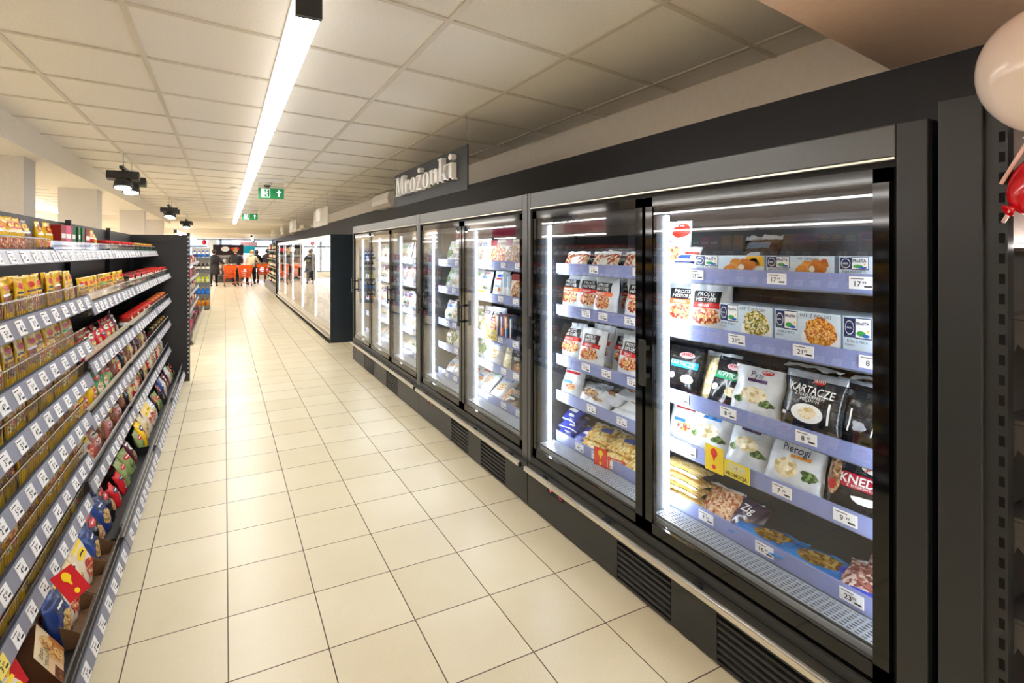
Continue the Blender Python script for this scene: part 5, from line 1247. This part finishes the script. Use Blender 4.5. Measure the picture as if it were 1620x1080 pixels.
def person(x, y, rz, label, H=1.66, coat=0x17181b, coatlen=.62, trousers=0x16171b, hair=0x2a1c16, hairlen=.0, bun=False, armL=None, armR=None, lean=(0, 0), hood=False, shoe=0x101012, belt=False, step=.06, seat=None):
    """figure facing +y before turning; arms are lists of elbow and wrist points, z up, in metres for a 1.66 m body"""
    t = thing('person', label, 'person', (x, y, 0), rz, 'shoppers at the tills'); t.scale = (H/1.66,)*3
    lx, ly = lean
    def T(z): f = max(0, (z-.9))/.7; return Vector((lx*f, ly*f, 0))
    def q(px, py, pz, r): v = Vector((px, py, pz))+T(pz); return (v.x, v.y, v.z, r)
    aL = armL or [(-.26, .02, 1.08), (-.25, .14, .86)]; aR = armR or [(.26, .02, 1.08), (.25, .14, .86)]
    V = [q(0, 0, .92, (.14, .10)), q(0, 0, 1.12, (.125, .095)), q(0, .0, 1.32, (.15, .10)), q(0, -.01, 1.42, (.07, .06)), q(0, .01, 1.47, .048), q(0, .025, 1.53, (.066, .078)), q(0, .02, 1.60, (.066, .076))]
    E = [(0,1),(1,2),(2,3),(3,4),(4,5),(5,6)]
    for s, arm in ((-1, aL), (1, aR)):
        b = len(V); e, w = Vector(arm[0]), Vector(arm[1]); d = (w-e).normalized()
        V += [q(s*.17, 0, 1.36, .052), (e.x, e.y, e.z, .038), (w.x, w.y, w.z, .026)]; pm = w+d*.055; V.append((pm.x, pm.y, pm.z, (.034, .018)))
        E += [(2, b), (b, b+1), (b+1, b+2), (b+2, b+3)]
        side = Vector((1, 0, 0)) if abs(d.x) < .8 else Vector((0, 1, 0)); side = (side-d*side.dot(d)).normalized(); nrm = d.cross(side)
        for k, (o_, ln) in enumerate(((-.026, .058), (-.009, .07), (.009, .066), (.026, .052))):
            p1 = pm+side*o_+d*ln*.55+nrm*.006; p2 = pm+side*o_+d*ln+nrm*.022; i = len(V)
            V += [(p1.x, p1.y, p1.z, .008), (p2.x, p2.y, p2.z, .007)]; E += [(b+3, i), (i, i+1)]
        th = w+d*.03-side*s*.035+nrm*.01; th2 = th+d*.035-side*s*.012; i = len(V); V += [(th.x, th.y, th.z, .009), (th2.x, th2.y, th2.z, .008)]; E += [(b+2, i), (i, i+1)]
    for s in (-1, 1):
        b = len(V); V += [(s*.09, 0, .85, .09), (s*.10, step*s+.01, .48, .058), (s*.105, step*s*1.8-.02, .09, .038), (s*.11, step*s*1.8+.10, .035, (.035, .028))]
        E += [(0, b), (b, b+1), (b+1, b+2), (b+2, b+3)]
    body = skin_obj('body', V, E, SKIN, t, 1, 0)
    # face details
    fz = Vector((0, 0, 0))+T(1.56)
    f = MB().ball((fz.x, .098+fz.y, 1.545), .010, .016, .018, 8, 6); f.build('nose', SKIN, t)
    e_ = MB()
    for s in (-1, 1): e_.ball((fz.x+s*.028, .088+fz.y, 1.565), .011, .008, .007, 8, 6)
    e_.build('eyes', P(0x2a2420, .2), t); MB().ball((fz.x, .09+fz.y, 1.505), .022, .008, .006, 10, 6).build('mouth', P(0xa85a50, .4), t)
    er = MB()
    for s in (-1, 1): er.ball((fz.x+s*.076, .015+fz.y, 1.55), .010, .02, .028, 8, 6)
    er.build('ears', SKIN, t)
    HM = noisy('hair_%06x' % hair, srgb(hair), tuple(min(1, c*1.7+.01) for c in srgb(hair)), 60, .5)
    hc = T(1.6)
    hm = MB().ball((hc.x, hc.y-.012, 1.592), .098, .108, .102, 18, 12, 0, lambda p: Vector((p.x, p.y if p.y < .35 else .35+(p.y-.35)*.35, p.z if p.z > -.5 or p.y < .2 else -.5)))
    if hairlen: hm.ball((hc.x, hc.y-.045, 1.592-hairlen*.5), .095, .065, hairlen*.5+.06, 16, 10)
    hm.build('hair', HM, t)
    if bun: MB().ball((hc.x, hc.y-.07, 1.70), .055, .05, .05, 14, 10).build('hair_bun', HM, t)
    CM = noisy('coat_%06x' % coat, srgb(coat), tuple(c*1.35+.004 for c in srgb(coat)), 14, .55)
    # coat: rings from collar to hem
    zs = [1.455, 1.42, 1.36, 1.22, 1.08, .96, .82]
    rs = [(.075, .07), (.12, .095), (.215, .125), (.215, .14), (.20, .135), (.225, .155), (.235, .17)]
    z = .82
    while z-.12 > coatlen: z -= .12; zs.append(z); rs.append((.24+.012*(.82-z)/.12, .175+.01*(.82-z)/.12))
    zs = [z for z in zs if z > coatlen] + [coatlen]; rs = rs[:len(zs)] if len(rs) >= len(zs) else rs+[rs[-1]]
    m = MB(); n = 22
    for zz, (a, b) in zip(zs, rs):
        o = T(zz)
        for i in range(n):
            th = 2*PI*i/n; ca, sa = math.cos(th), math.sin(th)
            w_ = 1+.02*math.sin(zz*70)+.012*math.sin(th*5+zz*9)
            m.v.append((o.x+a*w_*math.copysign(abs(ca)**.85, ca), o.y+b*w_*math.copysign(abs(sa)**.85, sa), zz))
    for j in range(len(zs)-1):
        for i in range(n): m.face((j*n+i, j*n+(i+1) % n, (j+1)*n+(i+1) % n, (j+1)*n+i), 0, True)
    m.face(range((len(zs)-1)*n, len(zs)*n)); m.face(list(range(n))[::-1])
    c = m.build('coat', CM, t); sb_ = c.modifiers.new('subdivision', 'SUBSURF'); sb_.levels = 1; sb_.render_levels = 1
    for s, arm in ((-1, aL), (1, aR)):
        e, w = Vector(arm[0]), Vector(arm[1]); sh = Vector((s*.165, 0, 1.365))+T(1.365)
        skin_obj('sleeve', [(sh.x-s*.05, sh.y, sh.z-.01, .075), (sh.x+s*.015, sh.y, sh.z-.03, .074), tuple(sh.lerp(e, .55))+(.066,), (e.x, e.y, e.z, .060), tuple(e.lerp(w, .6))+(.052,), (w.x, w.y, w.z, .045)], [(0,1),(1,2),(2,3),(3,4),(4,5)], CM, c)
    if belt: MB().lathe([(.212, -.02), (.218, -.02), (.218, .02), (.212, .02)], 22, 0, (T(1.08).x, T(1.08).y, 1.08)).build('belt', P(0x0c0c0e, .3), c)
    if hood: MB().ball((T(1.42).x, T(1.42).y-.075, 1.43), .13, .075, .075, 16, 10).build('hood', CM, c)
    TM = P(trousers, .6)
    tv = [(0, 0, .90, (.135, .10))]; te = []
    for s in (-1, 1):
        b = len(tv); tv += [(s*.09, 0, .83, .098), (s*.10, step*s+.01, .48, .072), (s*.105, step*s*1.8-.02, .10, .058)]; te += [(0, b), (b, b+1), (b+1, b+2)]
    skin_obj('trousers', tv, te, TM, t)
    for s in (-1, 1):
        sx, sy = s*.108, step*s*1.8+.03
        MB().ball((sx, sy+.03, .052), .05, .135, .051, 14, 8, 0, lambda p: Vector((p.x, p.y, max(p.z, -.95)))).build('shoe', P(shoe, .4), t)
    return t
person(-.44, 26.2, R(-4), 'person in a long black quilted coat and dark boots, seen from behind', 1.66, 0x15161a, .55, 0x111216, 0x33251f, belt=True, armR=[(.30, .04, 1.12), (.46, .12, .98)], armL=[(-.27, -.02, 1.08), (-.26, .06, .84)])
person(.47, 27.2, R(6), 'person in a short black puffer jacket with blond hair tied up behind the trolley', 1.70, 0x17181c, .80, 0x16171b, 0x9a7a4a, bun=True, armL=[(-.28, .10, 1.12), (-.20, -.10, .96)], armR=[(.28, .12, 1.1), (.22, .3, .98)])
person(1.14, 27.1, R(-22), 'person in a cream fleece jacket and black trousers leaning towards a trolley', 1.64, 0xcdbb98, .82, 0x17181c, 0xa0784a, hairlen=.12, hood=True, lean=(.04, .10), armR=[(.33, .18, 1.10), (.36, .42, .98)], step=.12)
person(-.86, 28.6, R(15), 'person in dark clothes half hidden behind the long black coat', 1.72, 0x22242a, .70, 0x1a1b20, 0x3a2a20)
person(1.50, 29.0, R(10), 'dark-haired person behind the cream jacket', 1.66, 0x1c1d22, .70, 0x1b1c20, 0x241812, hairlen=.1)
person(2.05, 29.4, R(0), 'person with dark hair farthest right among the shoppers', 1.7, 0x3a3230, .7, 0x1a1b20, 0x1d1512)
balloon((-.9, 28.5, 2.05), .11, 'red', 'small red balloon far off near the shop front', (-.9, 28.5, 1.6), Vector((.05, 0, 1)))

# ================================================================== daylight outside the shop front
w = bpy.data.worlds.new('world'); sc.world = w; w.use_nodes = True
bg = w.node_tree.nodes['Background']; bg.inputs[0].default_value = (.86, .93, 1, 1); bg.inputs[1].default_value = 9.
